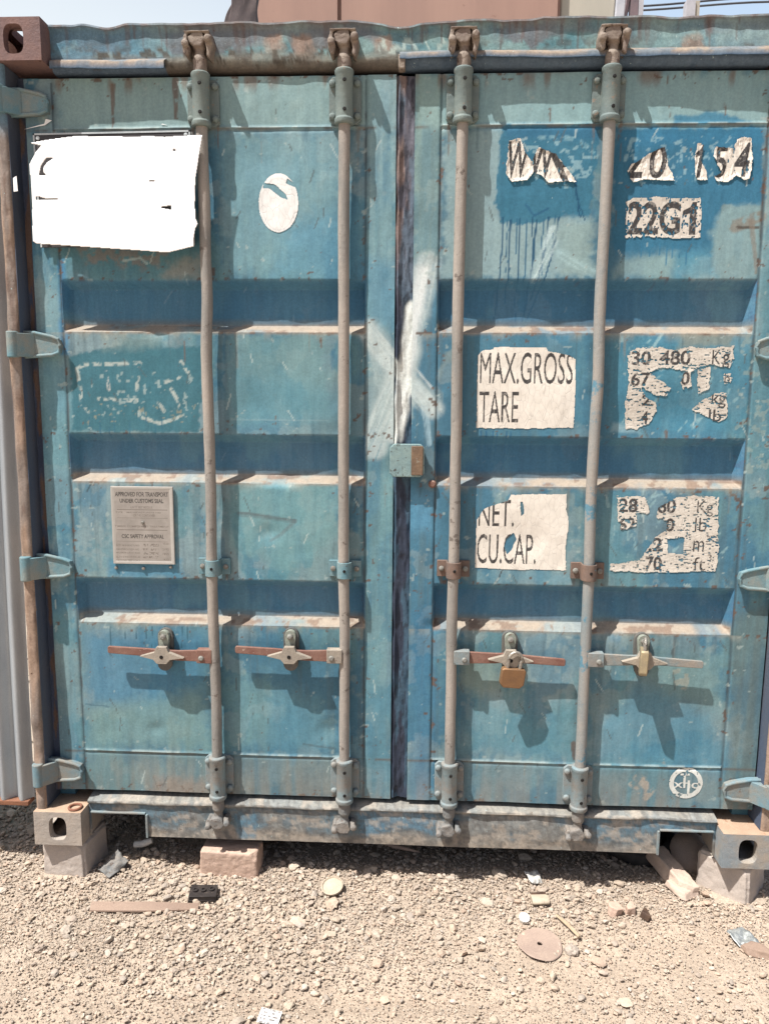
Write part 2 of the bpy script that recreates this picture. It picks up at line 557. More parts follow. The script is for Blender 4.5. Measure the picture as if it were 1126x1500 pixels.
def paint_front(X, Z):
    c = Canvas(X, Z)
    X = c.X; Z = c.Z
    n1 = fbm(X * 2.1 + 3, Z * 1.9, 61, 5); n2 = fbm(X * 6, Z * 4.2, 71, 5); n3 = fbm(X * 22, Z * 6, 81, 4)
    base = np.ones((X.size, 3)) * lin(C_TEAL)
    # sun-bleached towards the top, bluer on the right-hand door and in mid height
    sk = (c.streak - 0.5) * 0.16 + (c.grain - 0.5) * 0.10
    m1 = n1 * 0.6 + n2 * 0.4 + 0.10 * sstep(1.85, 2.4, Z) - 0.05 * (X > 0) * (Z < 2.3) + sk
    m2 = (1 - n1) * 0.5 + n2 * 0.5 + 0.05 * (X > 0.0) - sk
    def over(b_, mk, col, op):
        mk = (mk * op)[:, None]
        return b_ * (1 - mk) + lin(col) * mk
    base = over(base, sstep(0.46, 0.56, m2), C_BLUE, 0.7)
    base = over(base, sstep(0.54, 0.59, m2), (66, 114, 140), 0.45)
    base = over(base, sstep(0.49, 0.55, m1), (128, 158, 164), 0.6)
    base = over(base, sstep(0.56, 0.60, m1), C_PALE, 0.65)
    c.c = base
    n4 = fbm(X * 4.2 + 9, Z * 3.4, 65, 5) + sk * 0.6; n5 = fbm(X * 9 + 2, Z * 8, 67, 5)
    c.put(0.4 * sstep(0.55, 0.62, n3), C_BLUE)
    c.put(0.55 * sstep(0.57, 0.60, n4 * 0.75 + n5 * 0.25), (140, 158, 156))
    c.put(0.5 * sstep(0.57, 0.60, (1 - n4) * 0.6 + n5 * 0.4), (74, 124, 148))
    c.put(0.35 * sstep(0.61, 0.63, n5), (156, 170, 168))
    c.put(0.35 * sstep(0.54, 0.66, fbm(X * 55, Z * 2.4, 73, 4)), (92, 112, 118))
    # bleached top strips
    c.poly([(80, 108), (560, 108), (545, 186), (90, 190)], (150, 176, 172), 0.75, 0.02, 0.01)
    c.poly([(612, 108), (1150, 104), (1150, 184), (620, 186)], (150, 180, 180), 0.85, 0.02, 0.01)
    # left door, upper panel
    c.poly([(325, 195), (500, 195), (500, 300), (470, 400), (330, 400)], (136, 172, 176), 0.6, 0.04, 0.02)
    c.poly([(420, 330), (530, 300), (530, 408), (400, 408)], (96, 152, 176), 0.55, 0.05, 0.03)
    c.poly([(60, 360), (290, 360), (290, 405), (90, 405)], (92, 140, 152), 0.7, 0.03, 0.02)
    c.poly([(115, 362), (250, 365), (225, 392), (130, 385)], (140, 132, 126), 0.75, 0.015, 0.02, breakup=0.42)
    c.poly([(255, 380), (290, 372), (290, 406), (240, 406)], (176, 166, 150), 0.6, 0.02, 0.015)
    c.line([(180, 382), (205, 378), (215, 386)], 0.004, (180, 200, 200), 0.8)
    # left door, second panel: a scraped-off sticker
    c.poly([(100, 520), (180, 505), (185, 497), (235, 497), (240, 510), (295, 505), (295, 632), (108, 632)], (68, 118, 130), 0.95, 0.004, 0.008)
    c.poly([(150, 490), (240, 490), (235, 508), (150, 512)], (150, 166, 160), 0.5, 0.02, 0.01)
    for seg in ([(113, 540), (122, 534), (205, 532)], [(113, 540), (120, 590), (130, 603)], [(205, 532), (200, 570)],
                [(145, 584), (195, 586)], [(200, 585), (205, 610), (235, 620), (280, 606)], [(265, 530), (275, 545)],
                [(240, 560), (262, 552)], [(233, 590), (240, 602)], [(250, 570), (262, 590), (258, 600)]):
        c.line(seg, 0.0065, (186, 194, 186), 0.9, 0, 0.47)
    c.bits((115, 535, 290, 620), (160, 178, 176), 0.71, 60, 0.8)
    c.bits((120, 590, 290, 625), (150, 150, 132), 0.67, 90, 0.8, 57)
    c.line([(155, 545), (160, 570)], 0.006, (196, 196, 190), 0.9, 0, 0.45)
    for k in range(9):
        c.drip(130 + k * 14 + random.uniform(-5, 5), 612, 622 + random.uniform(4, 20), 0, 0.002, (62, 112, 132), 0.8)
    c.poly([(340, 490), (480, 490), (480, 610), (338, 620)], (120, 160, 162), 0.6, 0.03, 0.02)
    c.line([(338, 614), (480, 616)], 0.003, (160, 180, 180), 0.6)
    c.poly([(335, 540), (500, 580), (530, 632), (335, 632)], (86, 140, 156), 0.45, 0.05, 0.02)
    # third panel
    c.poly([(340, 705), (495, 705), (495, 780), (420, 846), (340, 800)], (122, 164, 166), 0.6, 0.03, 0.02)
    c.line([(350, 754), (395, 758), (432, 764)], 0.010, (98, 106, 108), 0.75, 0.2, 0, brush=0.5)
    c.line([(432, 764), (412, 784), (396, 792)], 0.008, (112, 122, 124), 0.5, 0.4, 0, brush=0.5)
    c.line([(345, 760), (360, 840), (430, 844)], 0.02, (84, 138, 152), 0.5, 0, 0, brush=0.4)
    c.poly([(160, 820), (265, 818), (262, 845), (160, 846)], (86, 142, 168), 0.8, 0.015, 0.01)
    c.line([(128, 720), (134, 708)], 0.003, (70, 88, 96), 0.9)
    # bottom panel
    c.poly([(120, 925), (300, 925), (295, 1010), (240, 1040), (130, 1035)], (80, 136, 166), 0.7, 0.04, 0.02)
    c.poly([(130, 1040), (300, 1010), (310, 1098), (128, 1094)], (134, 164, 160), 0.65, 0.04, 0.02)
    c.poly([(340, 960), (370, 1000), (470, 1020), (495, 1098), (335, 1098)], (120, 158, 162), 0.5, 0.04, 0.02)
    c.poly([(400, 1030), (460, 1020), (470, 1100), (400, 1100)], (80, 138, 162), 0.45, 0.05, 0.02)
    for k in range(8):
        c.drip(165 + k * 16 + random.uniform(-6, 6), 918, 928 + random.uniform(5, 24), 0, 0.0022, (58, 96, 110), 0.8)
    c.line([(445, 1090), (490, 1097)], 0.004, (90, 110, 116), 0.6)
    c.line([(125, 1032), (160, 1036)], 0.003, (84, 116, 130), 0.7)
    # bottom strips
    c.poly([(122, 1098), (520, 1110), (520, 1168), (128, 1162)], (128, 142, 138), 0.62, 0.02, 0.01, streak=0.3)
    c.poly([(230, 1140), (320, 1145), (320, 1166), (220, 1164)], (160, 140, 126), 0.6, 0.02, 0.015)
    c.poly([(640, 1112), (1060, 1132), (1060, 1190), (640, 1180)], (112, 136, 142), 0.6, 0.02, 0.01, streak=0.3)
    # middle stiles
    c.poly([(540, 110), (577, 110), (577, 500), (540, 480)], (140, 172, 176), 0.75, 0.015, 0.01, streak=0.5)
    c.poly([(538, 380), (580, 380), (578, 480), (538, 470)], (96, 146, 168), 0.6, 0.03, 0.01)
    c.poly([(536, 640), (575, 640), (572, 1165), (534, 1165)], (126, 164, 168), 0.6, 0.015, 0.01, streak=0.6)
    c.poly([(538, 1020), (574, 1000), (574, 1165), (536, 1165)], (88, 140, 160), 0.6, 0.03, 0.01, streak=0.4)
    c.poly([(606, 108), (648, 108), (644, 380), (604, 380)], (148, 168, 156), 0.7, 0.012, 0.01, streak=0.4)
    c.poly([(604, 900), (640, 880), (632, 1176), (600, 1176)], (66, 122, 156), 0.6, 0.03, 0.01, streak=0.3)
    c.poly([(596, 720), (636, 720), (634, 780), (596, 780)], (104, 164, 196), 0.6, 0.03, 0.01)
    # the white chalky cross brushed over the joint
    c.line([(628, 388), (606, 480), (596, 560)], 0.040, (206, 214, 210), 0.9, 0.35, 0, soft=0.8, brush=0.7)
    c.line([(618, 400), (602, 490), (588, 580)], 0.030, (220, 224, 220), 0.9, 0.2, 0, soft=0.6, brush=0.5)
    c.line([(600, 470), (590, 560), (576, 640)], 0.032, (218, 222, 218), 0.9, 0.2, 0, brush=0.45)
    c.line([(588, 560), (560, 600), (548, 645)], 0.046, (186, 200, 198), 0.75, 0.2, 0, soft=0.9, brush=0.75)
    c.poly([(538, 480), (580, 520), (580, 640), (545, 640), (540, 560)], (176, 192, 190), 0.5, 0.02, 0.01, streak=0.3)
    c.line([(542, 490), (580, 545), (636, 598)], 0.034, (204, 212, 208), 0.85, 0.35, 0, soft=0.8, brush=0.7)
    c.line([(548, 500), (560, 560), (572, 600)], 0.03, (178, 194, 192), 0.5, 0, 0, brush=0.6)
    c.line([(600, 530), (634, 570)], 0.004, (206, 214, 212), 0.7)
    c.line([(622, 600), (628, 650)], 0.014, (176, 204, 214), 0.7, 0.3, 0, brush=0.7)
    c.line([(626, 386), (632, 382)], 0.016, (132, 140, 140), 0.7)
    c.line([(624, 395), (600, 500), (584, 610)], 0.046, (190, 204, 202), 0.6, 0.1, 0, soft=0.5, brush=0.5)
    c.line([(542, 486), (584, 550), (634, 600)], 0.044, (204, 214, 210), 0.8, 0.15, 0, soft=0.45, brush=0.6)
    c.line([(586, 560), (562, 610), (550, 655)], 0.052, (202, 212, 208), 0.8, 0.15, 0, soft=0.45, brush=0.65)
    c.line([(622, 400), (602, 490), (588, 570)], 0.028, (232, 234, 230), 0.9, 0.1, 0, soft=0.8, brush=0.6)
    # right door: repainted dark patches with runs
    c.poly([(655, 192), (735, 192), (730, 260), (690, 400), (655, 404)], (124, 162, 170), 0.5, 0.03, 0.02)
    c.poly([(652, 192), (735, 192), (735, 320), (862, 318), (868, 405), (652, 405)], (150, 174, 176), 0.95, 0.015, 0.015)
    c.poly([(733, 183), (880, 183), (872, 250), (862, 318), (830, 312), (815, 320), (770, 330), (735, 322), (726, 290)], (62, 120, 144), 0.97, 0.003, 0.010)
    c.poly([(733, 184), (880, 184), (876, 205), (740, 203)], (56, 112, 142), 0.8, 0.01)
    c.bits((765, 200, 875, 275), (150, 184, 192), 0.60, 70, 0.75)
    c.line([(752, 232), (748, 212), (770, 203)], 0.004, (168, 190, 192), 0.7, 0, 0.4)
    c.line([(790, 203), (815, 200), (845, 205), (868, 222)], 0.008, (140, 180, 190), 0.6, 0, 0.5)
    c.line([(770, 300), (782, 316), (802, 306)], 0.0035, (46, 98, 130), 0.9)
    c.poly([(905, 190), (1118, 186), (1116, 300), (1060, 300), (1040, 380), (940, 372), (898, 390), (900, 230)], (60, 118, 146), 0.97, 0.004, 0.012)
    c.poly([(905, 192), (1118, 188), (1114, 210), (905, 215)], (64, 130, 164), 0.7, 0.02, 0.01)
    c.poly([(985, 170), (1040, 164), (1110, 182), (985, 184)], (62, 128, 158), 0.85, 0.005, 0.006)
    for a in ([(915, 235), (925, 205), (940, 206)], [(955, 205), (970, 203), (975, 220)], [(990, 210), (1000, 206)]):
        c.line(a, 0.006, (150, 186, 196), 0.75, 0, 0.45)
    c.bits((915, 200, 1085, 270), (150, 184, 194), 0.63, 90, 0.7, 63)
    c.poly([(905, 375), (990, 368), (985, 408), (898, 408)], (150, 174, 172), 0.7, 0.02, 0.01)
    c.poly([(1040, 340), (1060, 305), (1115, 300), (1112, 408), (1050, 408)], (140, 168, 170), 0.75, 0.015, 0.01)
    c.poly([(990, 370), (1040, 360), (1050, 408), (985, 408)], (102, 160, 180), 0.6, 0.02, 0.01)
    c.line([(1075, 330), (1112, 318)], 0.02, (140, 118, 98), 0.6, 0, 0.3)
    c.line([(1080, 332), (1110, 334)], 0.005, (84, 74, 66), 0.85)
    c.line([(1100, 320), (1106, 400)], 0.010, (140, 126, 112), 0.6, 0.5)
    for px, y0, y1, dx, wd, cl in ((736, 318, 470, -11, .0030, 0), (743, 322, 398, -3, .0022, 1), (748, 322, 442, -9, .0034, 0), (757, 320, 372, -1, .0022, 1), (761, 320, 470, -6, .0026, 0), (771, 322, 418, -5, .0034, 1),
                               (779, 318, 388, 2, .0024, 0), (786, 322, 470, -20, .0032, 0), (795, 320, 404, -3, .0024, 1), (803, 318, 436, -22, .0034, 0), (812, 316, 384, -6, .0024, 1), (818, 318, 470, -46, .0030, 0), (849, 300, 322, 6, .003, 0), (842, 262, 318, 7, .004, 0)):
        P = [(px, y0)]
        for t_ in (0.2, 0.4, 0.6, 0.8, 1.0):
            P.append((px + dx * t_ ** 1.6 + random.uniform(-1.6, 1.6), y0 + (y1 - y0) * t_))
        c.line(P, wd, ((34, 84, 114), (50, 102, 130))[cl], 0.95, 0.3)
    for k in range(9):
        c.drip(940 + k * 9 + random.uniform(-3, 3), 355, 372 + random.uniform(0, 22), 0, 0.0022, (60, 122, 152), 0.9)
    c.line([(812, 340), (800, 370), (780, 405)], 0.022, (204, 222, 220), 0.85, 0.2, 0, brush=0.75)
    c.poly([(815, 330), (868, 325), (866, 404), (822, 400)], (148, 170, 166), 0.6, 0.02, 0.015)
    c.line([(822, 372), (850, 392), (866, 398)], 0.018, (178, 206, 206), 0.6, 0, 0, brush=0.7)
    # right door: second and third panels
    c.poly([(690, 492), (860, 492), (860, 632), (690, 632)], (84, 136, 156), 0.5, 0.03, 0.02)
    c.poly([(890, 492), (1100, 492), (1092, 635), (890, 632)], (78, 138, 160), 0.7, 0.03, 0.02)
    c.poly([(1000, 486), (1070, 486), (1066, 506), (990, 512)], (150, 148, 130), 0.6, 0.015, 0.015)
    for k in range(22):
        a = random.uniform(900, 1070); b = random.uniform(500, 632)
        c.line([(a, b), (a + random.uniform(5, 22), b - random.uniform(8, 26))], random.uniform(0.003, 0.009), (152, 186, 190), 0.6, 0.4, 0.42)
    c.poly([(895, 622), (935, 622), (935, 634), (893, 634)], (160, 186, 190), 0.6, 0.008)
    c.poly([(880, 720), (920, 722), (915, 840), (882, 840)], (100, 148, 160), 0.6, 0.02, 0.015)
    for k in range(26):
        a = random.uniform(884, 1054); b = random.uniform(722, 838)
        c.line([(a, b), (a + random.uniform(-4, 16), b - random.uniform(4, 20))], random.uniform(0.002, 0.007), (150, 182, 186), 0.7, 0.4, 0.44)
    c.poly([(690, 836), (840, 838), (840, 856), (690, 852)], (108, 156, 172), 0.5, 0.02, 0.01)
    for px in (705, 712, 722, 728, 742, 748):
        c.drip(px, 632, 670 + random.uniform(0, 25), -6, 0.0024, (46, 104, 140), 0.8)
    c.line([(735, 836), (728, 852)], 0.002, (70, 60, 56), 0.9)
    # right door: bottom panel
    c.poly([(675, 945), (735, 975), (760, 1000), (700, 1020), (672, 1000)], (146, 158, 146), 0.6, 0.03, 0.02)
    c.poly([(700, 1020), (790, 1060), (830, 1040), (840, 1106), (680, 1100)], (104, 152, 164), 0.6, 0.04, 0.02)
    c.poly([(940, 960), (1060, 960), (1060, 1040), (960, 1020)], (124, 156, 156), 0.65, 0.04, 0.02)
    c.poly([(930, 1000), (1040, 1050), (1060, 1130), (870, 1118), (880, 1060)], (88, 144, 166), 0.6, 0.04, 0.02)
    c.bits((985, 970, 1010, 1010), (170, 166, 150), 0.52, 60, 0.6, 67)
    c.line([(985, 985), (988, 1010)], 0.003, (90, 96, 92), 0.7)
    # lower right grease and scrape marks
    c.line([(935, 1140), (952, 1156), (945, 1168)], 0.02, (186, 172, 156), 0.85, 0.3, 0.45, brush=0.5)
    c.line([(925, 1150), (935, 1160)], 0.012, (180, 170, 156), 0.7, 0.3, 0.5)
    c.line([(972, 1118), (986, 1140)], 0.006, (176, 166, 150), 0.7, 0.3, 0.4)
    # outer stiles
    c.poly([(60, 400), (92, 400), (105, 700), (70, 700)], (124, 166, 176), 0.6, 0.02, 0.01, streak=0.3)
    c.poly([(84, 380), (95, 380), (100, 520), (90, 520)], (70, 140, 186), 0.7, 0.008, 0.004)
    c.poly([(80, 700), (112, 700), (122, 1100), (90, 1100)], (100, 150, 166), 0.5, 0.03, 0.01, streak=0.5)
    c.poly([(1075, 900), (1130, 880), (1130, 1190), (1062, 1190)], (104, 118, 116), 0.75, 0.03, 0.015, streak=0.3)
    c.poly([(1116, 400), (1140, 400), (1140, 700), (1096, 700)], (96, 140, 150), 0.6, 0.03, 0.015)
    c.bits((1085, 480, 1140, 700), (150, 166, 160), 0.6, 60, 0.6, 69)
    c.c = c.c * np.array([0.82, 0.86, 0.89])
    # rust along the panel edges, welds and drain points
    edge = np.minimum.reduce([np.abs(np.abs(X) - 1.066), np.abs(np.abs(X) - 0.114)])
    c.put(sstep(0.008, 0.0, edge) * sstep(0.46, 0.6, fbm(X * 40, Z * 12, 91, 3)) * 0.75 * ((Z > 0.16) & (Z < 2.45)), (86, 84, 82))
    for zw in (2.307, 0.306):
        c.put(sstep(0.007, 0.0, np.abs(Z - zw + 0.004)) * sstep(0.42, 0.6, fbm(X * 18, Z * 30, 95, 3)) * 0.8, (98, 92, 86))
    c.put(sstep(0.05, 0.0, np.abs(Z - 2.44)) * sstep(0.55, 0.7, fbm(X * 26, Z * 6, 99, 3)) * 0.7, (116, 96, 82))
    for px, y0, y1, wd in ((258, 118, 172, 0.012), (165, 125, 186, 0.008), (805, 160, 178, 0.005), (978, 112, 124, 0.004), (980, 155, 172, 0.003), (1062, 150, 168, 0.004), (312, 395, 412, 0.008), (404, 610, 622, 0.003), (470, 500, 510, 0.006), (270, 500, 535, 0.003), (975, 632, 650, 0.006), (840, 1090, 1112, 0.01)):
        c.line([(px, y0), (px, y1)], wd, RUST, 0.75, 0.6, 0.3)
    for k in range(46):
        x0 = RNG.choice([-0.637, -0.563, -0.211, -0.137, 0.137, 0.211, 0.562, 0.636]) + RNG.normal(0, 0.004)
        z0 = RNG.choice([2.312, 0.93, 0.18 + 0.1, 2.30]); L_ = RNG.uniform(0.02, 0.13)
        c.line([(x0, z0), (x0 + RNG.normal(0, 0.003), z0 - L_)], RNG.uniform(0.0025, 0.006), (112, 96, 84), RNG.uniform(0.25, 0.6), 0.7, 0.3, world=True)
    for k in range(40):
        x0 = RNG.uniform(-1.05, 1.05); z0 = RNG.choice([2.300, 1.700, 1.226, 0.755, 0.300]); L_ = RNG.uniform(0.02, 0.11)
        c.line([(x0, z0), (x0 + RNG.normal(0, 0.002), z0 - L_)], RNG.uniform(0.0025, 0.008), (126, 124, 116) if k % 2 else (70, 100, 112), RNG.uniform(0.25, 0.55), 0.6, 0.25, world=True)
    # short scratches
    for k in range(260):
        x0 = RNG.uniform(-1.14, 1.14); z0 = RNG.uniform(0.2, 2.4); a = RNG.uniform(0.9, 2.2); L = RNG.uniform(0.006, 0.05)
        c.line([(x0, z0), (x0 + L * math.cos(a), z0 - L * math.sin(a))], RNG.uniform(0.0012, 0.0026), (84, 92, 92) if k % 3 else (176, 192, 190), 0.7, world=True)
    for zw in (2.307, 0.306):
        c.put(sstep(0.0045, 0.002, np.abs(Z - zw - 0.001)) * 0.55 * ((np.abs(X) > 0.112) & (np.abs(X) < 1.068)) * sstep(0.36, 0.5, fbm(X * 25, Z * 0, 141, 3)), (170, 182, 178))
    c.put(sstep(0.0042, 0.0016, np.abs(np.abs(X) - 1.069)) * 0.75 * (Z < 2.44), (58, 74, 82))
    c.put(sstep(0.0042, 0.0016, np.abs(np.abs(X) - 0.112)) * 0.5 * (Z < 2.44), (58, 78, 88))
    # chips through to rusty steel along pressed edges, a few elsewhere
    ne = np.full(X.size, 9.0)
    for zt, zf in ((1.862, 1.703), (1.385, 1.229), (0.910, 0.758)):
        ne = np.minimum(ne, np.minimum(np.abs(Z - zt), np.abs(Z - zf)))
    ne = np.minimum(ne, np.minimum(edge, np.minimum(np.abs(Z - 2.449), np.abs(Z - 0.166))))
    ch = fbm(X * 60, Z * 60, 121, 4)
    c.put(sstep(0.0, 0.012, ch - 0.665 - 0.10 * sstep(0.0, 0.015, ne) - 0.08 * sstep(0.015, 0.06, ne)) * 0.85, (98, 80, 70))
    c.put(sstep(0.0, 0.012, fbm(X * 42, Z * 50, 125, 4) - 0.755 - 0.06 * sstep(0.0, 0.05, ne)) * 0.6, (160, 176, 174))
    # settled dust on the trough ledges and the lower edge
    for zf in (1.703, 1.229, 0.758):
        band = sstep(zf - 0.012, zf + 0.006, Z + 0.006 * (c.grain - 0.5)) * sstep(zf + 0.040, zf + 0.020, Z)
        band = band * ((np.abs(X) > 0.112) & (np.abs(X) < 1.066))
        dn = fbm(X * 9, Z * 30, 131, 4)
        c.put(band * (0.45 + 0.55 * sstep(0.34, 0.52, dn)), (158, 146, 132))
        c.put(band * sstep(0.60, 0.66, fbm(X * 24, Z * 60, 135, 3)) * 0.7, (120, 98, 84))
        c.put(sstep(0.035, 0.0, zf - Z) * (Z < zf) * sstep(0.5, 0.66, fbm(X * 24, Z * 9, 105, 3)) * 0.5, (150, 152, 142))
    c.put(sstep(0.32, 0.16, Z) * 0.4 * sstep(0.35, 0.6, c.streak), (146, 134, 122))
    # troughs: less faded blue paint, deepened further to strengthen their shade
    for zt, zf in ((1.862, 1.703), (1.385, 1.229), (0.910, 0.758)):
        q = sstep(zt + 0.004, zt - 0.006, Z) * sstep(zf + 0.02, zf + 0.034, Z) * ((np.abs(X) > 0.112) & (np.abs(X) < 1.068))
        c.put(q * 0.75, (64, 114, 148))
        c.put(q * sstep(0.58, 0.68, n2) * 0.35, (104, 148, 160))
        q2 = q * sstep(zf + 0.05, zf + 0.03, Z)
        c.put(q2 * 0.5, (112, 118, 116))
    return c.c


# ------------------------------------------------------------------ shipping container
box = empty('shipping_container')
tag(box, 'weathered blue shipping container with peeling white decals, its two doors shut', 'shipping container')
TROUGHS = ((1.862, 1.703), (1.385, 1.229), (0.910, 0.758))


def lines(a, b, step, feats):
    g = list(np.linspace(a, b, int(round((b - a) / step)) + 1))
    for f in feats:
        if a < f < b:
            g = [q for q in g if abs(q - f) > step * 0.45 or q in (a, b)]
            g.append(f)
    return np.array(sorted(g))


_dr = np.random.default_rng(303)
DENTS = [(_dr.uniform(-1.1, 1.1), _dr.uniform(0.25, 2.4), _dr.uniform(0.025, 0.09), _dr.uniform(0.002, 0.007)) for _ in range(34)]
DENTS += [(_dr.uniform(-1.0, 1.0), zq_ + 0.01, _dr.uniform(0.02, 0.05), _dr.uniform(0.004, 0.009)) for zq_ in (1.703, 1.229, 0.758) for _ in range(4)]


def door_relief(X, Z):
    """depth behind the door face (positive goes into the container)"""
    ax = np.abs(X)
    d = np.zeros_like(X)
    inp = (ax > 0.112) & (ax < 1.068)
    for zt, zb in TROUGHS:
        sz = np.minimum(np.clip((zt - Z) / 0.026, 0, 1), np.clip((Z - zb) / 0.023, 0, 1))
        sx = np.minimum(np.clip((ax - 0.113) / 0.006, 0, 1), np.clip((1.066 - ax) / 0.020, 0, 1))
        t = np.minimum(sz, sx)
        t = t * t * (3 - 2 * t) * 0.35 + t * 0.65
        d = np.maximum(d, 0.037 * t)
    # groove round the panel, weld beads
    ed = np.minimum(np.abs(ax - 0.112), np.abs(ax - 1.069))
    d += 0.003 * np.exp(-(ed / 0.003) ** 2) * (Z > 0.2)
    d += np.where(inp, 0.0015, 0)
    for zw in (2.307, 0.306):
        d += np.where(inp, -0.0028 * np.exp(-((Z - zw) / 0.0035) ** 2) + 0.002 * np.exp(-((Z - zw + 0.008) / 0.004) ** 2), 0)
    # dents from years of handling
    d += 0.010 * (fbm(X * 3.1, Z * 2.6, 201, 3) - 0.5) + 0.0035 * (fbm(X * 11, Z * 8, 211, 3) - 0.5) + 0.0011 * (fbm(X * 45, Z * 30, 221, 2) - 0.5)
    for dx_, dz_, rr_, am in DENTS:
        d += am * np.exp(-(((X - dx_) / rr_) ** 2 + ((Z - dz_) / (rr_ * 0.8)) ** 2))
    # a bruised ledge on the left door
    d += 0.012 * np.exp(-(((X + 0.40) / 0.05) ** 2 + ((Z - 1.232) / 0.012) ** 2))
    return d


def grid_part(name, xs, zs, Yfun, mat, parent, back, keep=None, paint=paint_front):
    """gridded front face with its edges turned back to depth `back`"""
    xs2 = np.concatenate([[xs[0]], xs, [xs[-1]]]); zs2 = np.concatenate([[zs[0]], zs, [zs[-1]]])
    Zg, Xg = np.meshgrid(zs2, xs2, indexing='ij')
    Y = Yfun(Xg, Zg)
    Y[0, :] = back; Y[-1, :] = back; Y[:, 0] = back; Y[:, -1] = back
    V = np.stack([Xg, Y, Zg], -1).reshape(-1, 3)
    F = grid_faces(len(zs2), len(xs2), keep(Xg, Zg) if keep else None)
    return raw_mesh(name, V, F, mat, paint(Xg, Zg), parent=parent, ang=50)


zf = [q for a, b in TROUGHS for q in (a, a - 0.026, b, b + 0.023)] + [2.307, 0.306, 2.299, 0.298]
doors = []
for s in (-1, 1):
    x_in = 0.022 if s < 0 else 0.034
    xs = lines(x_in, 1.153 if s < 0 else 1.176, 0.0042, [0.112, 0.113, 0.119, 1.046, 1.066, 1.069])
    xs = -xs[::-1] if s < 0 else xs
    zs = lines(0.163, 2.451, 0.0042, zf)
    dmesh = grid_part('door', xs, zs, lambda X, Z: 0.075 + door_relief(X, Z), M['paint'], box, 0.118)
    doors.append(dmesh)
doors[0]['label'] = 'left door with a whited-out sign and an approval plate'
doors[1]['label'] = 'right door with black-on-white weight decals'

# rubber gaskets
def gasket_paint(X, Z):
    X = X.ravel(); Z = Z.ravel()
    b = np.ones((X.size, 3)) * lin((54, 62, 78))
    n = fbm(X * 60, Z * 9, 301, 4); n2 = fbm(X * 120, Z * 30, 311, 3)
    up = sstep(1.70, 1.9, Z)
    b = b * (1 - 0.7 * up[:, None]) + lin((106, 104, 114)) * 0.7 * up[:, None]
    f = (sstep(0.52, 0.58, fbm(X * 40, Z * 7, 315, 4) + 0.10 * sstep(0.012, 0.03, X) + 0.08 * sstep(-0.012, -0.022, X)) * 0.25)[:, None]
    b = b * (1 - f) + lin((86, 134, 158)) * f
    f = (sstep(0.45, 0.6, n) * sstep(1.85, 2.05, Z) * 0.8 * (X < 0.012))[:, None]
    b = b * (1 - f) + lin((132, 112, 104)) * f
    f = (sstep(0.6, 0.68, n2) * 0.6)[:, None]
    b = b * (1 - f) + lin((34, 34, 42)) * f
    c = Canvas(X, Z); c.c = b
    c.line([(604, 455), (592, 560), (578, 640)], 0.03, (214, 218, 214), 0.95, 0.1, 0, brush=0.3, Y=0.088)
    c.line([(570, 530), (610, 575)], 0.02, (206, 212, 208), 0.9, 0, 0, brush=0.4, Y=0.088)
    return c.c


def seam_y(X, Z):
    return 0.084 + 0.016 * (fbm(X * 60, Z * 12, 321, 3) - 0.5) - 0.008 * np.exp(-((X + 0.012) / 0.006) ** 2)


xs = np.linspace(-0.024, 0.0355, 16); zs = np.linspace(0.166, 2.449, 500)
g = grid_part('door_gasket', xs, zs, seam_y, M['rubber'], doors[1], 0.119, paint=gasket_paint)


def outer_gasket_paint(X, Z):
    X = X.ravel(); Z = Z.ravel()
    n = fbm(X * 70, Z * 10, 331, 4)[:, None]
    b_ = np.where((X > 0)[:, None], lin((86, 112, 126)), lin((76, 86, 106)))  # left strip darker: the post's shadow is put into its colour
    return b_ * (1 - sstep(0.5, 0.62, n)) + lin((112, 92, 82)) * sstep(0.5, 0.62, n)


for s in (-1, 1):
    xs = np.linspace(1.151, 1.19, 10) if s < 0 else np.linspace(1.174, 1.19, 6); xs = -xs[::-1] if s < 0 else xs
    grid_part('door_gasket', xs, np.linspace(0.15, 2.46, 420), lambda X, Z: 0.094 + 0.012 * (fbm(X * 50, Z * 9, 341, 3) - 0.5), M['rubber'], doors[0 if s < 0 else 1], 0.122, paint=outer_gasket_paint)

# corner posts
def post_paint(X, Z):
    X = X.ravel(); Z = Z.ravel()
    n = fbm(X * 30, Z * 5, 351, 4); n2 = fbm(X * 60, Z * 14, 355, 3)
    low = sstep(2.32, 2.25, Z)[:, None]
    a = lin((156, 134, 118)) * (1 - sstep(0.4, 0.65, n))[:, None] + lin((136, 124, 116)) * sstep(0.4, 0.65, n)[:, None]
    b = a * low + lin((104, 130, 146)) * (1 - low)
    f = (sstep(0.6, 0.7, n2) * 0.6)[:, None]
    return b * (1 - f) + lin((108, 88, 78)) * f


for s in (-1, 1):
    xs = np.linspace(1.184, 1.219, 9); xs = -xs[::-1] if s < 0 else xs
    def py(X, Z):
        return 0.020 + 0.018 * (fbm(Z * 4.2, X * 3 + 5, 361, 3) - 0.5) + 0.011 * (fbm(Z * 16, X * 20, 365, 2) - 0.5) + 0.006 * (np.abs(np.abs(X) - 1.2015) / 0.0175) ** 4
    p = grid_part('corner_post', xs, np.linspace(0.119, 2.472, 300), py, M['frame_paint'], box, 0.10, paint=post_paint)
    b = MB().box(*( (-1.219, -1.13) if s < 0 else (1.13, 1.219)), 0.1235, 0.165, 0.119, 2.472)
    b.build('post_web', M['side'], p)
    MB().box(*((-1.1845, -1.1825) if s < 0 else (1.1825, 1.1845)), 0.029, 0.125, 0.1195, 2.471).build('post_liner', M['post_shaded'], p)  # thin liner added so the inner face carries its shade in colour

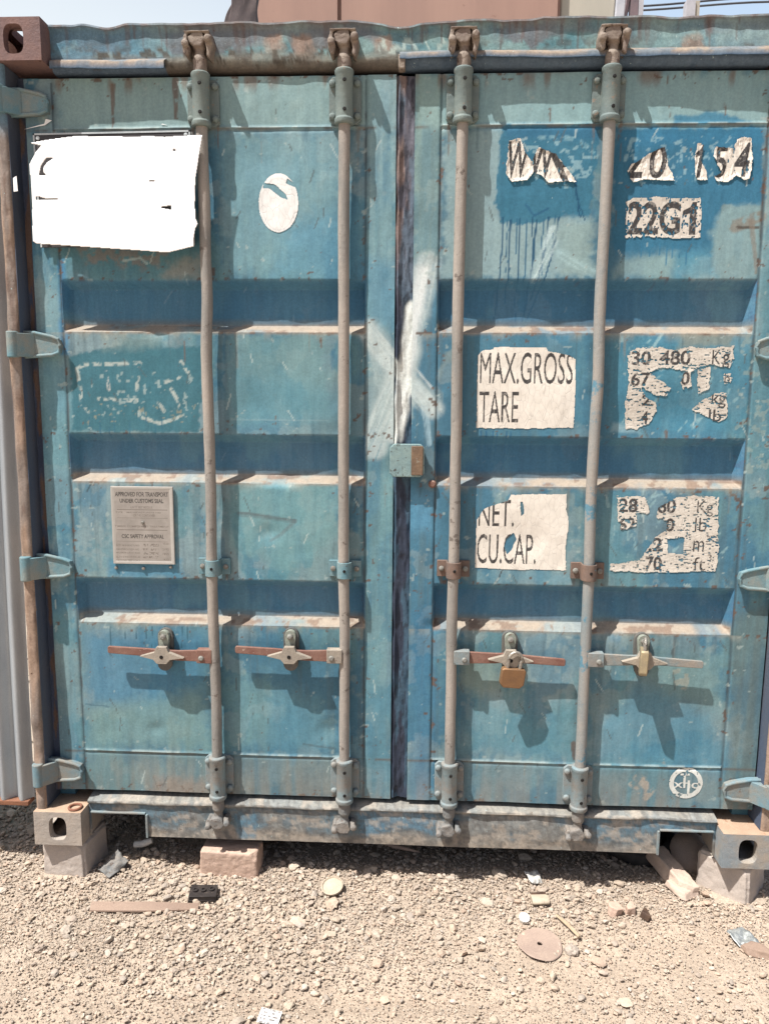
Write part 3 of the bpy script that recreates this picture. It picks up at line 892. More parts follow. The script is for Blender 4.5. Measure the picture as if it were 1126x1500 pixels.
# corner castings
def casting(x0, x1, z0, z1, mat, out):
    """hollow steel block with an oval hole in front, end and top or bottom"""
    mb = MB(); n = 28
    y0, y1 = 0.0, 0.178
    def face(o, U, Vv, Nn, w, h, rx, rz, dep=0.026):
        ring = []; hole = []
        for k in range(n):
            a = 2 * math.pi * (k + 0.5) / n; ca, sa = math.cos(a), math.sin(a)
            q = 1 / max(abs(ca), abs(sa))
            ring.append((w / 2 * ca * q, h / 2 * sa * q))
            e = 3.2
            r = (abs(ca) ** e + abs(sa) ** e) ** (-1 / e)
            hole.append((rx * ca * r, rz * sa * r))
        corners = []
        vs = [o + U * a + Vv * b for a, b in ring] + [o + U * a + Vv * b for a, b in hole] + [o + U * a * 0.96 + Vv * b * 0.96 - Nn * dep for a, b in hole]
        fs = []
        for k in range(n):
            j = (k + 1) % n
            fs.append((k, j, n + j, n + k)); fs.append((n + k, n + j, 2 * n + j, 2 * n + k))
        b0 = len(vs)
        # corner fillers
        for sa, sb in ((1, 1), (-1, 1), (-1, -1), (1, -1)):
            cpt = o + U * sa * w / 2 + Vv * sb * h / 2
            dd = sorted(range(n), key=lambda k: (ring[k][0] - sa * w / 2) ** 2 + (ring[k][1] - sb * h / 2) ** 2)[:2]
            vs.append(cpt); fs.append((dd[0], dd[1], len(vs) - 1))
        mb.add(vs, fs)
    cx, cz, cy = (x0 + x1) / 2, (z0 + z1) / 2, (y0 + y1) / 2
    X, Y, Z = Vector((1, 0, 0)), Vector((0, 1, 0)), Vector((0, 0, 1))
    face(Vector((cx, y0, cz)), X, Z, -Y, x1 - x0, z1 - z0, 0.030, 0.041)
    face(Vector((x0 if out < 0 else x1, cy, cz)), Y, Z, X * out, y1 - y0, z1 - z0, 0.045, 0.030)
    if z0 > 1:
        face(Vector((cx, cy, z1)), X, Y, Z, x1 - x0, y1 - y0, 0.032, 0.062)
        mb.add([(x0, y0, z0), (x1, y0, z0), (x1, y1, z0), (x0, y1, z0)], [(0, 3, 2, 1)])
    else:
        mb.add([(x0, y0, z1), (x1, y0, z1), (x1, y1, z1), (x0, y1, z1)], [(0, 1, 2, 3)], 1)
        mb.add([(x0, y0, z0), (x1, y0, z0), (x1, y1, z0), (x0, y1, z0)], [(0, 3, 2, 1)])
    xi = x1 if out < 0 else x0
    mb.add([(xi, y0, z0), (xi, y1, z0), (xi, y1, z1), (xi, y0, z1)], [(0, 1, 2, 3)])
    mb.add([(x0, y1, z0), (x1, y1, z0), (x1, y1, z1), (x0, y1, z1)], [(3, 2, 1, 0)])
    return mb.build('corner_casting', [mat, M['casting_top']], box, smooth=False)


casting(-1.219, -1.057, 2.473, 2.591, M['casting'], -1)
casting(1.057, 1.219, 2.473, 2.591, M['casting'], 1)
casting(-1.219, -1.057, 0.0, 0.118, M['casting_low'], -1)
casting(1.057, 1.219, 0.0, 0.118, M['casting_blue'], 1)

# header beam with a buckled top plate
def header_paint(X, Z):
    X = X.ravel(); Z = Z.ravel()
    c = Canvas(X, Z)
    c.c = np.ones((X.size, 3)) * lin((98, 142, 152))
    n = fbm(X * 7, Z * 14, 401, 4)
    c.put(sstep(0.42, 0.62, n), (124, 156, 158))
    c.put(sstep(-0.5, -0.95, X) * 0.55, (84, 124, 156))
    c.put(sstep(0.6, 1.0, X) * 0.45, (134, 150, 160))
    # tide line of rust and dirt hanging from the top edge in tongues
    tong = 2.552 - 0.052 * sstep(0.40, 0.75, fbm(X * 9, X * 0 + 1.5, 411, 3)) + 0.012 * (fbm(X * 40, X * 0, 415, 2) - 0.5)
    c.put(sstep(tong - 0.004, tong + 0.004, Z) * (0.25 + 0.5 * sstep(0.4, 0.6, fbm(X * 5, Z * 3, 421, 3))), (112, 108, 114))
    for k in range(60):
        xx = RNG.uniform(-1.04, 1.04)
        c.line([(xx, 2.583), (xx + RNG.uniform(-.004, .004), 2.583 - RNG.uniform(0.02, 0.085))], RNG.uniform(0.003, 0.010), (104, 92, 90), RNG.uniform(0.3, 0.75), 0.5, world=True)
    for px in (400, 445, 560, 1010):
        c.poly([(px - 14, 58), (px + 12, 55), (px + 20, 76), (px + 4, 92), (px - 12, 86)], (160, 136, 120), 0.75, 0.006, 0.008)
    c.put(sstep(2.515, 2.49, Z + 0.03 * (n - 0.5)) * 0.85, (140, 132, 120))
    c.put(sstep(0.56, 0.66, fbm(X * 30, Z * 36, 427, 4)) * sstep(2.56, 2.52, Z) * 0.6, (88, 84, 80))
    c.put(sstep(0.58, 0.66, fbm(X * 16 + 4, Z * 26, 429, 4)) * 0.3, (146, 170, 168))
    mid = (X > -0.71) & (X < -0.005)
    c.put(sstep(2.482, 2.474, Z) * 0.9 * mid, (92, 84, 78))  # header underside darkened brown, its shade put into the colour
    c.put(sstep(2.499, 2.494, Z) * 0.85 * ~mid, (78, 102, 126))  # navy stands for the shaded band below the gutters
    c.bits((130, 70, 480, 95), (84, 78, 70), 0.55, 55, 0.85, 431, 0.06)
    c.bits((555, 55, 660, 80), (182, 200, 194), 0.5, 60, 0.7, 433, 0.06)
    return c.c


xs = np.linspace(-1.058, 1.058, 420)
prof = [(0.112, 2.466), (0.092, 2.464), (0.074, 2.468), (0.064, 2.477), (0.060, 2.488)] + [(0.060, 2.488 + 0.0085 * k) for k in range(1, 11)] + [(0.056, 2.579), (0.050, 2.584), (0.052, 2.590), (0.062, 2.591), (0.12, 2.588), (0.2, 2.585)]
Pf = np.array(prof)
Xg, J = np.meshgrid(xs, np.arange(len(prof)), indexing='ij')
Yg = Pf[J, 0]; Zg = Pf[J, 1].copy()
top = sstep(2.545, 2.585, Zg)
wave = 0.016 * (fbm(Xg * 4.5, Xg * 0 + 0.3, 441, 3) - 0.5) + 0.008 * (fbm(Xg * 17, Xg * 0, 445, 2) - 0.5)
for px, amp, wd in ((160, 0.012, 0.05), (590, 0.014, 0.07), (420, 0.004, 0.06), (985, 0.006, 0.05)):
    wave -= amp * np.exp(-((Xg - at(px, 40, 0.06)[0]) / wd) ** 2)
Zg = Zg + wave * top
Yg = Yg + 0.010 * (fbm(Xg * 6, Zg * 8, 451, 3) - 0.5) * (J > 3) + 0.006 * (fbm(Xg * 22, Zg * 30, 455, 2) - 0.5) * top
hc = header_paint(Xg, Zg)
lipm = sstep(2.578, 2.586, Pf[J, 1]).ravel()[:, None] * (0.5 + 0.5 * sstep(0.4, 0.6, fbm(Xg.ravel() * 30, Yg.ravel() * 60, 461, 3)))[:, None]
hc = hc * (1 - lipm) + lin((110, 100, 98)) * lipm
header = raw_mesh('header', np.stack([Xg, Yg, Zg], -1).reshape(-1, 3), grid_faces(len(xs), len(prof))[:, ::-1], M['frame_paint'], hc, parent=box, ang=60)

def gutter(x0, x1, z, yf, seed, drop):
    xs = np.linspace(x0, x1, max(12, int((x1 - x0) / 0.006)))
    pr = [(0.062, z + 0.016), (yf + 0.004, z + 0.003), (yf, z - 0.002), (yf, z - drop), (yf + 0.004, z - drop), (0.064, z - drop + 0.010)]
    P = np.array(pr)
    Xg, J = np.meshgrid(xs, np.arange(len(pr)), indexing='ij')
    bend = 0.012 * (fbm(Xg * 7, Xg * 0, seed, 4) - 0.5)
    Y = P[J, 0] + bend; Zq = P[J, 1] + 0.011 * (fbm(Xg * 9, Xg * 0 + 3, seed + 4, 4) - 0.5) * (J > 0)
    n = fbm(Xg.ravel() * 20, J.ravel() * 0.7, seed + 8, 4)[:, None]
    cc = lin((150, 136, 122)) * (1 - sstep(0.4, 0.62, n)) + lin((116, 124, 130)) * sstep(0.4, 0.62, n)
    lowm = (J.ravel() >= 3)[:, None]
    cc = np.where(lowm, lin((82, 104, 126)), cc)  # lip bottom and underside carry the same painted shade
    o = raw_mesh('gutter', np.stack([Xg, Y, Zq], -1).reshape(-1, 3), grid_faces(len(xs), len(pr))[:, ::-1], M['frame_paint'], cc, parent=header, ang=40)
    return o


gutter(-1.05, -0.706, 2.482, 0.034, 471, 0.020)
gutter(-0.012, 1.056, 2.494, 0.036, 481, 0.014)
MB().box(-0.016, 0.004, 0.0415, 0.072, 2.4535, 2.494).build('gutter_end', M['cam'], header, bevel=0.003)

# bottom sill with the two fork pockets cut out
def sill_paint(X, Z):
    X = X.ravel(); Z = Z.ravel()
    c = Canvas(X, Z)
    c.c = np.ones((X.size, 3)) * lin((134, 136, 134))
    n = fbm(X * 6, Z * 12, 501, 4); n2 = fbm(X * 40, Z * 40, 511, 3)
    c.put(sstep(0.46, 0.54, n + 0.3 * (n2 - 0.5)) * 0.75, (92, 122, 138))
    c.put(sstep(0.06, 0.02, Z + 0.03 * (n - 0.5)) * 0.75, (156, 144, 130))
    c.put(sstep(0.52, 0.64, n2) * 0.5, (108, 106, 102))
    c.poly([(525, 1180), (640, 1182), (640, 1222), (600, 1212), (530, 1222)], (92, 132, 156), 0.6, 0.006, 0.008)
    c.poly([(345, 1190), (380, 1190), (375, 1225), (348, 1225)], (92, 128, 148), 0.7, 0.006, 0.006)
    c.poly([(800, 1190), (1060, 1195), (1050, 1216), (830, 1212)], (96, 134, 156), 0.55, 0.01, 0.01)
    c.line([(945, 1180), (1000, 1184)], 0.010, (176, 150, 134), 0.7, 0, 0.35)
    c.put(sstep(0.122, 0.130, Z) * 0.6, (150, 144, 134))
    c.put(sstep(0.54, 0.62, fbm(X * 110, Z * 110, 515, 3)) * 0.5, (100, 98, 96))
    c.put(sstep(0.58, 0.64, fbm(X * 26, Z * 60, 517, 4)) * 0.6, (172, 162, 150))
    return c.c


xs = lines(-1.055, 1.055, 0.006, [-1.047, -0.857, 0.873, 1.048])
pr = [(0.075, 0.006), (0.060, 0.006)] + [(0.060, 0.006 + 0.0082 * k) for k in range(1, 14)] + [(0.061, 0.124), (0.0535, 0.127), (0.051, 0.131), (0.053, 0.137), (0.060, 0.1395), (0.078, 0.143), (0.092, 0.146), (0.125, 0.150)]
P = np.array(pr); P[2:15, 1] = np.where(np.abs(P[2:15, 1] - 0.088) < 0.0042, 0.088, P[2:15, 1])
Xg, J = np.meshgrid(xs, np.arange(len(pr)), indexing='ij')
Y = P[J, 0] + 0.006 * (fbm(Xg * 4, J * 0.2, 521, 3) - 0.5) + 0.0025 * (fbm(Xg * 30, J * 0.8, 525, 2) - 0.5)
lipn = sstep(0.118, 0.128, P[J, 1])
Y = Y + 0.010 * (fbm(Xg * 9, J * 0 + 5.0, 533, 3) - 0.5) * lipn * sstep(0.08, 0.06, P[J, 0])
Zq = P[J, 1] + 0.009 * (fbm(Xg * 6, J * 0 + 2.0, 531, 4) - 0.5) * lipn
fb = J[:-1, :-1]; xc = (Xg[:-1, :-1] + Xg[1:, 1:]) / 2; zc = (P[J[:-1, :-1], 1] + P[J[1:, 1:], 1]) / 2
keep = ~((((xc > -1.047) & (xc < -0.857)) | ((xc > 0.873) & (xc < 1.048))) & (zc < 0.088))
sill = raw_mesh('sill', np.stack([Xg, Y, Zq], -1).reshape(-1, 3), grid_faces(len(xs), len(pr), keep)[:, ::-1], M['frame_paint'], sill_paint(Xg, P[J, 1]), parent=box, ang=50)
for x0, x1 in ((-1.047, -0.857), (0.873, 1.048)):
    mb = MB()
    mb.box(x0, x1, 0.052, 0.13, 0.089, 0.095)
    xi = x1 if x0 < 0 else x0 - 0.008
    mb.box(xi, xi + 0.008, 0.052, 0.13, 0.004, 0.0885)
    mb.build('pocket_rim', M['bracket_low'], sill, bevel=0.0015)

# body behind the doors
def corrugated(name, x, y0, y1, z0, z1, mat, parent, axis='y', amp=0.018, per=0.28, nz=2):
    n = int((y1 - y0) / per) * 8 + 1
    ys = np.linspace(y0, y1, n); ph = (np.arange(n) % 8)
    off = np.array([0, 0, 0, 0.5, 1, 1, 1, 0.5])[ph] * amp
    zs = np.linspace(z0, z1, nz)
    V = np.array([((x + o, y, z) if axis == 'y' else (y, x + o, z)) for z in zs for y, o in zip(ys, off)])
    return raw_mesh(name, V, grid_faces(nz, n), mat, smooth=False, parent=parent)


corrugated('side_wall', -1.20, 0.16, 6.05, 0.12, 2.52, M['side'], box)
corrugated('side_wall', 1.182, 0.16, 6.05, 0.12, 2.52, M['side'], box)
corrugated('end_wall', 6.03, -1.2, 1.2, 0.12, 2.52, M['side'], box, 'x')
MB().box(-1.215, 1.215, 0.2, 6.058, 2.545, 2.584).build('roof', M['side'], box)
for s in (-1, 1):
    MB().box(*((-1.216, -1.17) if s < 0 else (1.17, 1.216)), 0.18, 6.05, 0.012, 0.118).build('bottom_rail', M['under'], box)
    MB().box(*((-1.216, -1.17) if s < 0 else (1.17, 1.216)), 0.18, 6.05, 2.50, 2.544).build('top_rail', M['side'], box)
MB().box(-1.168, 1.168, 0.1255, 6.02, 0.1515, 0.175).build('floor', M['under'], box)
cm = MB().box(-1.165, 1.165, 0.0, 0.045, 0.022, 0.151).build('cross_member', M['under'], box, loc=(0, 0.34, 0))
for k in range(1, 18):
    copy_part(cm, (0, 0.34 + 0.32 * k, 0))

# ------------------------------------------------------------------ door hardware
RODS = (-0.600, -0.174, 0.174, 0.599)
RY = 0.041
RODMAT = ('rod', 'rod', 'rod', 'rod_blue')


def bracket_mesh(mat, h):
    mb = MB()
    def rr(w, z0, z1, r=0.012):
        return [(-w + r, z0), (w - r, z0), (w, z0 + r), (w, z1 - r), (w - r, z1), (-w + r, z1), (-w, z1 - r), (-w, z0 + r)]
    mb.prism(rr(0.048, -h, h), 0.064, 0.076)
    T = Matrix.Translation((0, RY, 0))
    H = h + 0.010
    mb.lathe([(0.0185, -H), (0.027, -H), (0.029, -H + 0.004), (0.029, -H + 0.014), (0.0255, -H + 0.018), (0.0255, H - 0.016), (0.028, H - 0.012), (0.028, H - 0.004), (0.025, H), (0.0185, H)], 24, 0, T)
    mb.box(-0.023, 0.023, RY + 0.01, 0.0645, -h + 0.004, h - 0.004)
    for sx in (-1, 1):
        for sz in (-1, 1):
            B = Matrix.Translation((sx * 0.037, 0.064, sz * (h - 0.020))) @ Matrix.Rotation(math.pi / 2, 4, 'X')
            mb.lathe([(0.0105, 0.0), (0.0105, 0.006), (0.008, 0.010), (0.003, 0.0115)], 10, 0, B)
        B = Matrix.Translation((0.003, RY - 0.0262, sx * (h - 0.026))) @ Matrix.Rotation(math.pi / 2, 4, 'X')
        mb.lathe([(0.0055, -0.006), (0.0055, 0.0013)], 10, 1, B)
    return mb


bt = bracket_mesh('bracket', 0.066).build('rod_bracket', [M['bracket'], M['dark']], doors[0], bevel=0.0015, loc=(RODS[0], 0, 2.372))
bl = bracket_mesh('bracket_low', 0.066).build('rod_bracket', [M['bracket_low'], M['dark']], doors[0], bevel=0.0015, loc=(RODS[0], 0, 0.240))
for i in range(1, 4):
    copy_part(bt, (RODS[i], 0, 2.376), parent=doors[i // 2])
    copy_part(bl, (RODS[i], 0, 0.240), parent=doors[i // 2])

for i, rx in enumerate(RODS):
    zz = np.linspace(0.15, 2.46, 60)
    pts = []
    rr = []
    for z in zz:
        fr = sstep(0.3, 0.6, z) * sstep(2.3, 2.0, z)
        wob = 0.010 * (fbm(z * 2.4 + i * 7, 0 * z + i, 601, 2) - 0.5) * fr
        wob2 = 0.012 * (fbm(z * 2.1 + i * 5, 0 * z + i, 611, 2) - 0.5) * fr
        wob = wob + (0.006, 0.0025, -0.002, 0.003)[i] * math.exp(-((z - (1.80, 0.75, 1.3, 1.55)[i]) / 0.10) ** 2)
        pts.append((rx + float(wob), RY + float(wob2), float(z))); rr.append(0.0172 + 0.0012 * (float(vnoise(z * 30, i, 621)) - 0.5))
    rod_mb = MB().tube(pts, rr, 20)
    mb = MB(); mc = MB()
    # upper neck and cam
    T = Matrix.Translation((rx, RY, 0))
    mb.lathe([(0.018, 2.44), (0.0205, 2.452), (0.0205, 2.482), (0.018, 2.488), (0.0145, 2.496), (0.0145, 2.508), (0.019, 2.514), (0.019, 2.524), (0.012, 2.53), (0.012, 2.55)], 18, 0, T)
    mb.prism([(rx - 0.030, 2.540), (rx - 0.012, 2.552), (rx + 0.014, 2.553), (rx + 0.020, 2.530), (rx + 0.010, 2.512), (rx - 0.012, 2.512), (rx - 0.024, 2.522)], 0.018, 0.054)
    mc.lathe([(0.018, 0.165), (0.0205, 0.155), (0.0205, 0.128), (0.0165, 0.122), (0.0145, 0.116), (0.0145, 0.105), (0.018, 0.100), (0.018, 0.092), (0.012, 0.088), (0.012, 0.07)][::-1], 18, 0, T)
    mc.prism([(rx - 0.026, 0.096), (rx - 0.030, 0.080), (rx - 0.014, 0.062), (rx + 0.012, 0.062), (rx + 0.022, 0.076), (rx + 0.016, 0.094), (rx + 0.004, 0.104)], 0.022, 0.052)
    rod_mb.build('lock_rod', M[RODMAT[i]], doors[i // 2])
    lumpy(mb.build('cam', M['cam'], doors[i // 2]), 0.0025, 0.0015)
    lumpy(mc.build('cam', M['cam_low'], doors[i // 2]), 0.0025, 0.0018)

# keepers welded to header and sill, gripping the cams
mb = MB()
mb.box(-0.040, 0.036, 0.014, 0.062, 0.0715, 0.0765)
mb.prism([(-0.040, 0.066), (-0.030, 0.070), (-0.031, 0.046), (-0.024, 0.034), (-0.028, 0.012), (-0.036, 0.008), (-0.044, 0.024), (-0.046, 0.046)], 0.016, 0.066)
mb.prism([(0.022, 0.070), (0.040, 0.066), (0.044, 0.046), (0.040, 0.026), (0.034, 0.002), (0.024, 0.010), (0.026, 0.030), (0.020, 0.044)], 0.020, 0.068)
mb.lathe([(0.006, 0), (0.011, 0.003), (0.012, 0.01), (0.007, 0.014)], 10, 0, Matrix.Translation((-0.035, 0.018, 0.040)) @ Matrix.Rotation(math.pi / 2, 4, 'X'))
mb.lathe([(0.006, 0), (0.012, 0.004), (0.012, 0.014), (0.007, 0.02)], 10, 0, Matrix.Translation((0.032, 0.022, 0.052)) @ Matrix.Rotation(math.pi / 2, 4, 'X'))
mb.box(-0.040, 0.038, 0.0555, 0.068, 0.020, 0.074)
kt = lumpy(mb.build('cam_keeper', M['cam'], header, loc=(RODS[0], 0, 2.478)))
mb = MB()
mb.prism([(-0.034, 0.036), (-0.024, 0.034), (-0.024, 0.016), (-0.020, 0.000), (-0.036, 0.000), (-0.042, 0.020)], 0.024, 0.066)
mb.prism([(0.020, 0.040), (0.036, 0.036), (0.038, 0.016), (0.030, 0.006), (0.020, 0.014)], 0.026, 0.066)
mb.lathe([(0.007, 0), (0.012, 0.004), (0.010, 0.012), (0.006, 0.015)], 10, 0, Matrix.Translation((0.032, 0.026, 0.024)) @ Matrix.Rotation(math.pi / 2, 4, 'X'))
mb.lathe([(0.007, 0), (0.011, 0.004), (0.009, 0.010), (0.005, 0.012)], 10, 0, Matrix.Translation((-0.032, 0.024, 0.010)) @ Matrix.Rotation(math.pi / 2, 4, 'X'))
mb.box(-0.036, 0.036, 0.053, 0.066, 0.006, 0.034)
kb = lumpy(mb.build('cam_keeper', M['cam_low'], sill, loc=(RODS[0], 0, 0.062)))
for i in range(1, 4):
    copy_part(kt, (RODS[i], 0, 2.478), (0, 0, 0), header); copy_part(kb, (RODS[i], 0, 0.062), (0, 0, 0), sill)

# mid-height rod guides
def guide(mat):
    mb = MB()
    n = 16; pts_o = []; pts_i = []
    for k in range(n + 1):
        a = math.pi * k / n
        pts_o.append((-0.0235 * math.cos(a), RY - 0.0235 * math.sin(a) * 1.0)); pts_i.append((-0.0185 * math.cos(a), RY - 0.0185 * math.sin(a)))
    vs = []; fs = []
    for z in (-0.026, 0.026):
        vs += [(x, y, z) for x, y in pts_o] + [(x, y, z) for x, y in pts_i]
    q = n + 1
    for k in range(n):
        fs += [(k, k + 1, 2 * q + k + 1, 2 * q + k), (q + k, q + k + 1, 3 * q + k + 1, 3 * q + k), (k, k + 1, q + k + 1, q + k), (2 * q + k, 2 * q + k + 1, 3 * q + k + 1, 3 * q + k)]
    mb.add(vs, fs)
    for s in (-1, 1):
        a, b = sorted((s * 0.0185, s * 0.0235)); mb.box(a, b, RY - 0.0005, 0.064, -0.026, 0.026)
        a, b = sorted((s * 0.0185, s * 0.052)); mb.box(a, b, 0.0642, 0.0755, -0.0262, 0.0262)
        mb.lathe([(0.009, 0), (0.009, 0.006), (0.004, 0.009)], 8, 1, Matrix.Translation((s * 0.038, 0.0642, 0.0)) @ Matrix.Rotation(math.pi / 2, 4, 'X'))
    mb.lathe([(0.005, -0.004), (0.005, 0.0012)], 10, 2, Matrix.Translation((0.002, RY - 0.0236, 0)) @ Matrix.Rotation(math.pi / 2, 4, 'X'))
    return mb


for i, rx in enumerate(RODS):
    z = 0.957 if i < 2 else 0.963
    guide(0).build('rod_guide', [M['guide_blue' if i < 2 else 'guide_brown'], M['bolt'], M['dark']], doors[i // 2], bevel=0.001, loc=(rx, 0, z))

# hinges
def hinge_mesh(s):
    mb = MB()
    out = [(-1.186, 0.040), (-1.150, 0.038), (-1.095, 0.026), (-1.075, 0.018), (-1.070, 0.0), (-1.075, -0.022), (-1.095, -0.030), (-1.186, -0.036)]
    out = [(x * -s, z) for x, z in out]
    mb.prism(out, 0.052, 0.076)
    mb.tube([(x, 0.052, z) for x, z in out], 0.0062, 8)
    mb.lathe([(0.016, -0.040), (0.0185, -0.038), (0.0185, 0.038), (0.016, 0.040)], 18, 0, Matrix.Translation((1.204 * s, 0.020, 0)))
    a, b = sorted((1.184 * s, 1.206 * s)); mb.box(a, b, 0.024, 0.060, -0.034, 0.036)
    br_ = [(1.204 * s, 0.004), (1.180 * s, 0.016), (1.150 * s, 0.0505), (1.150 * s, 0.070), (1.186 * s, 0.055), (1.204 * s, 0.034)]
    mb.prism([(q, w_) for q, w_ in br_], -0.035, 0.037, 0, Matrix.Rotation(-math.pi / 2, 4, 'X') @ Matrix.Scale(1, 4))
    return mb


for s in (-1, 1):
    for z, mt in ((2.374, 'hinge'), (1.659, 'hinge'), (0.948, 'hinge'), (0.240, 'hinge_low')):
        hinge_mesh(s).build('hinge', M[mt], doors[0 if s < 0 else 1], bevel=0.002, loc=(0, 0, z))

# handles and their catches
HZ = at(240, 958, 0.04)[1]
for i, rx in enumerate(RODS):
    s = -1 if i < 2 else 1
    hz = at(*((240, 958), (425, 958), (747, 963), (942, 966))[i], 0.04)[1]
    hub = abs(at((240, 425, 747, 942)[i], 958, 0.04)[0] - rx)
    tip = abs(at((159, 345, 828, 1030)[i], 955, 0.04)[0] - rx)
    def P(pts):
        return [(rx + s * a, hz + b) for a, b in pts]
    mb = MB()
    tl = 0.012 if s < 0 else -0.012
    arm = [(0.048, 0.017), (hub - 0.05, 0.014), (hub, 0.015), (hub + 0.05, 0.014 + tl * 0.4), (tip - 0.004, 0.012 + tl), (tip, 0.008 + tl), (tip, -0.008 + tl), (tip - 0.004, -0.012 + tl), (hub + 0.05, -0.013 + tl * 0.4), (hub, -0.016), (hub - 0.05, -0.020), (0.048, -0.022)]
    mb.prism(P(arm), 0.034, 0.044)
    grip = MB()
    h = mb.build('handle', M['handle_grey' if i == 3 else 'handle_red'], doors[i // 2], bevel=0.002)
    # clevis on the rod
    mb = MB()
    a, b = sorted((rx + s * 0.006, rx + s * 0.056)); mb.box(a, b, 0.0235, 0.052, hz - 0.024, hz + 0.022)
    mb.lathe([(0.009, 0), (0.009, 0.004), (0.005, 0.007)], 12, 1, Matrix.Translation((rx + s * 0.040, 0.0235, hz - 0.006)) @ Matrix.Rotation(math.pi / 2, 4, 'X'))
    mb.build('handle_clevis', [M[('handle_red', 'handle_pale', 'bracket_low', 'bracket_low')[i]], M['bolt']], doors[i // 2], bevel=0.003)
    # catch: plate, tongue and pivoting hasp
    hx = rx + s * hub
    mb = MB()
    def arc(cx, cz, r, a0, a1, n=8):
        return [(cx + r * math.cos(a0 + (a1 - a0) * k / n), cz + r * math.sin(a0 + (a1 - a0) * k / n)) for k in range(n + 1)]
    mb.prism([(hx - 0.025, hz - 0.03)] + [(hx + 0.025, hz - 0.03)] + arc(hx, hz + 0.056, 0.025, 0, math.pi), 0.060, 0.076, 1)
    mb.prism(arc(hx, hz - 0.036, 0.024, -math.pi, 0) + [(hx + 0.024, hz + 0.01), (hx - 0.024, hz + 0.01)], 0.047, 0.059, 1)
    mb.prism([(hx - 0.017, hz + 0.004), (hx - 0.028, hz - 0.006), (hx + 0.028, hz - 0.006), (hx + 0.017, hz + 0.004)] + [(hx + 0.014, hz + 0.02)] + arc(hx, hz + 0.060, 0.018, 0, math.pi) + [(hx - 0.014, hz + 0.02)], 0.042, 0.0595, 0)
    mb.lathe([(0.010, 0), (0.010, 0.007), (0.005, 0.011)], 8, 2, Matrix.Translation((hx, 0.042, hz + 0.058)) @ Matrix.Rotation(math.pi / 2, 4, 'X'))
    # pointed lever laid across the handle
    mb.prism([(hx - 0.072, hz - 0.002), (hx - 0.024, hz + 0.012), (hx - 0.016, hz + 0.030), (hx + 0.016, hz + 0.030), (hx + 0.024, hz + 0.012), (hx + 0.072, hz - 0.006), (hx + 0.028, hz - 0.012), (hx + 0.016, hz - 0.026), (hx - 0.016, hz - 0.026), (hx - 0.028, hz - 0.012)], 0.016, 0.0335, 3)
    mb.lathe([(0.006, 0), (0.0065, 0.0012)], 10, 4, Matrix.Translation((hx, 0.016, hz - 0.003)) @ Matrix.Rotation(math.pi / 2, 4, 'X'))
    mb.build('handle_catch', [M['catch'], M['catch_dark'], M['bolt'], M['handle_pale'], M['dark']], doors[i // 2], bevel=0.002)

# seal plate over the joint and a rusty bolt beside it
mb = MB()
x0, z1 = at(571, 650, 0.05); x1, z0 = at(621, 699, 0.05)
r = 0.012
mb.prism([(x0 + r, z0), (x1 - r, z0), (x1, z0 + r), (x1, z1 - r), (x1 - r, z1), (x0 + r, z1), (x0, z1 - r), (x0, z0 + r)], 0.046, 0.058, 0)
xm = x0 + 0.62 * (x1 - x0)
mb.box(xm, x1 - 0.004, 0.0415, 0.0462, z0 + 0.006, z1 - 0.006, 1)
mb.box(xm, x1 - 0.006, 0.058, 0.077, z0 + 0.01, z1 - 0.01, 1)
M['seal'] = weathered('seal_plate_paint', (138, 160, 158), (122, 148, 152), (72, 70, 66), 20, 0.58, 70)
M['seal_rust'] = weathered('seal_plate_rust', (128, 106, 86), (108, 90, 76), (150, 150, 140), 20, 0.6, 50)
mb.build('seal_plate', [M['seal'], M['seal_rust']], doors[1], bevel=0.003)
bx, bz = at(633, 709, 0.07)
MB().lathe([(0.013, 0), (0.013, 0.008), (0.008, 0.013)], 8).build('bolt', M['handle_red'], doors[1], loc=(bx, 0.0755, bz), rot=(math.pi / 2, 0, 0))


# ------------------------------------------------------------------ decals
_fonts = {}


def glyphs(txt, bold=0.0):
    k = (txt, bold)
    if txt == '1':
        v = np.array([(0.52, 0), (1, 0), (1, 1), (0.66, 1), (0.52, 0.86), (0.0, 0.74), (0.0, 0.60), (0.52, 0.66)], float)
        return v, np.array([(0, 1, 2), (0, 2, 3), (0, 3, 4), (4, 5, 6), (4, 6, 7)])
    if k not in _fonts:
        cu = bpy.data.curves.new('lettering', 'FONT'); cu.body = txt; cu.offset = bold; cu.resolution_u = 4
        o = bpy.data.objects.new('lettering', cu); COL.objects.link(o)
        dg = bpy.context.evaluated_depsgraph_get()
        me = bpy.data.meshes.new_from_object(o.evaluated_get(dg))
        me.calc_loop_triangles()
        v = np.array([q.co[:2] for q in me.vertices]); t = np.array([q.vertices[:] for q in me.loop_triangles])
        bpy.data.objects.remove(o); bpy.data.curves.remove(cu); bpy.data.meshes.remove(me)
        lo_, hi_ = v.min(0), v.max(0)
        _fonts[k] = ((v - lo_) / (hi_ - lo_), t)
    return _fonts[k]


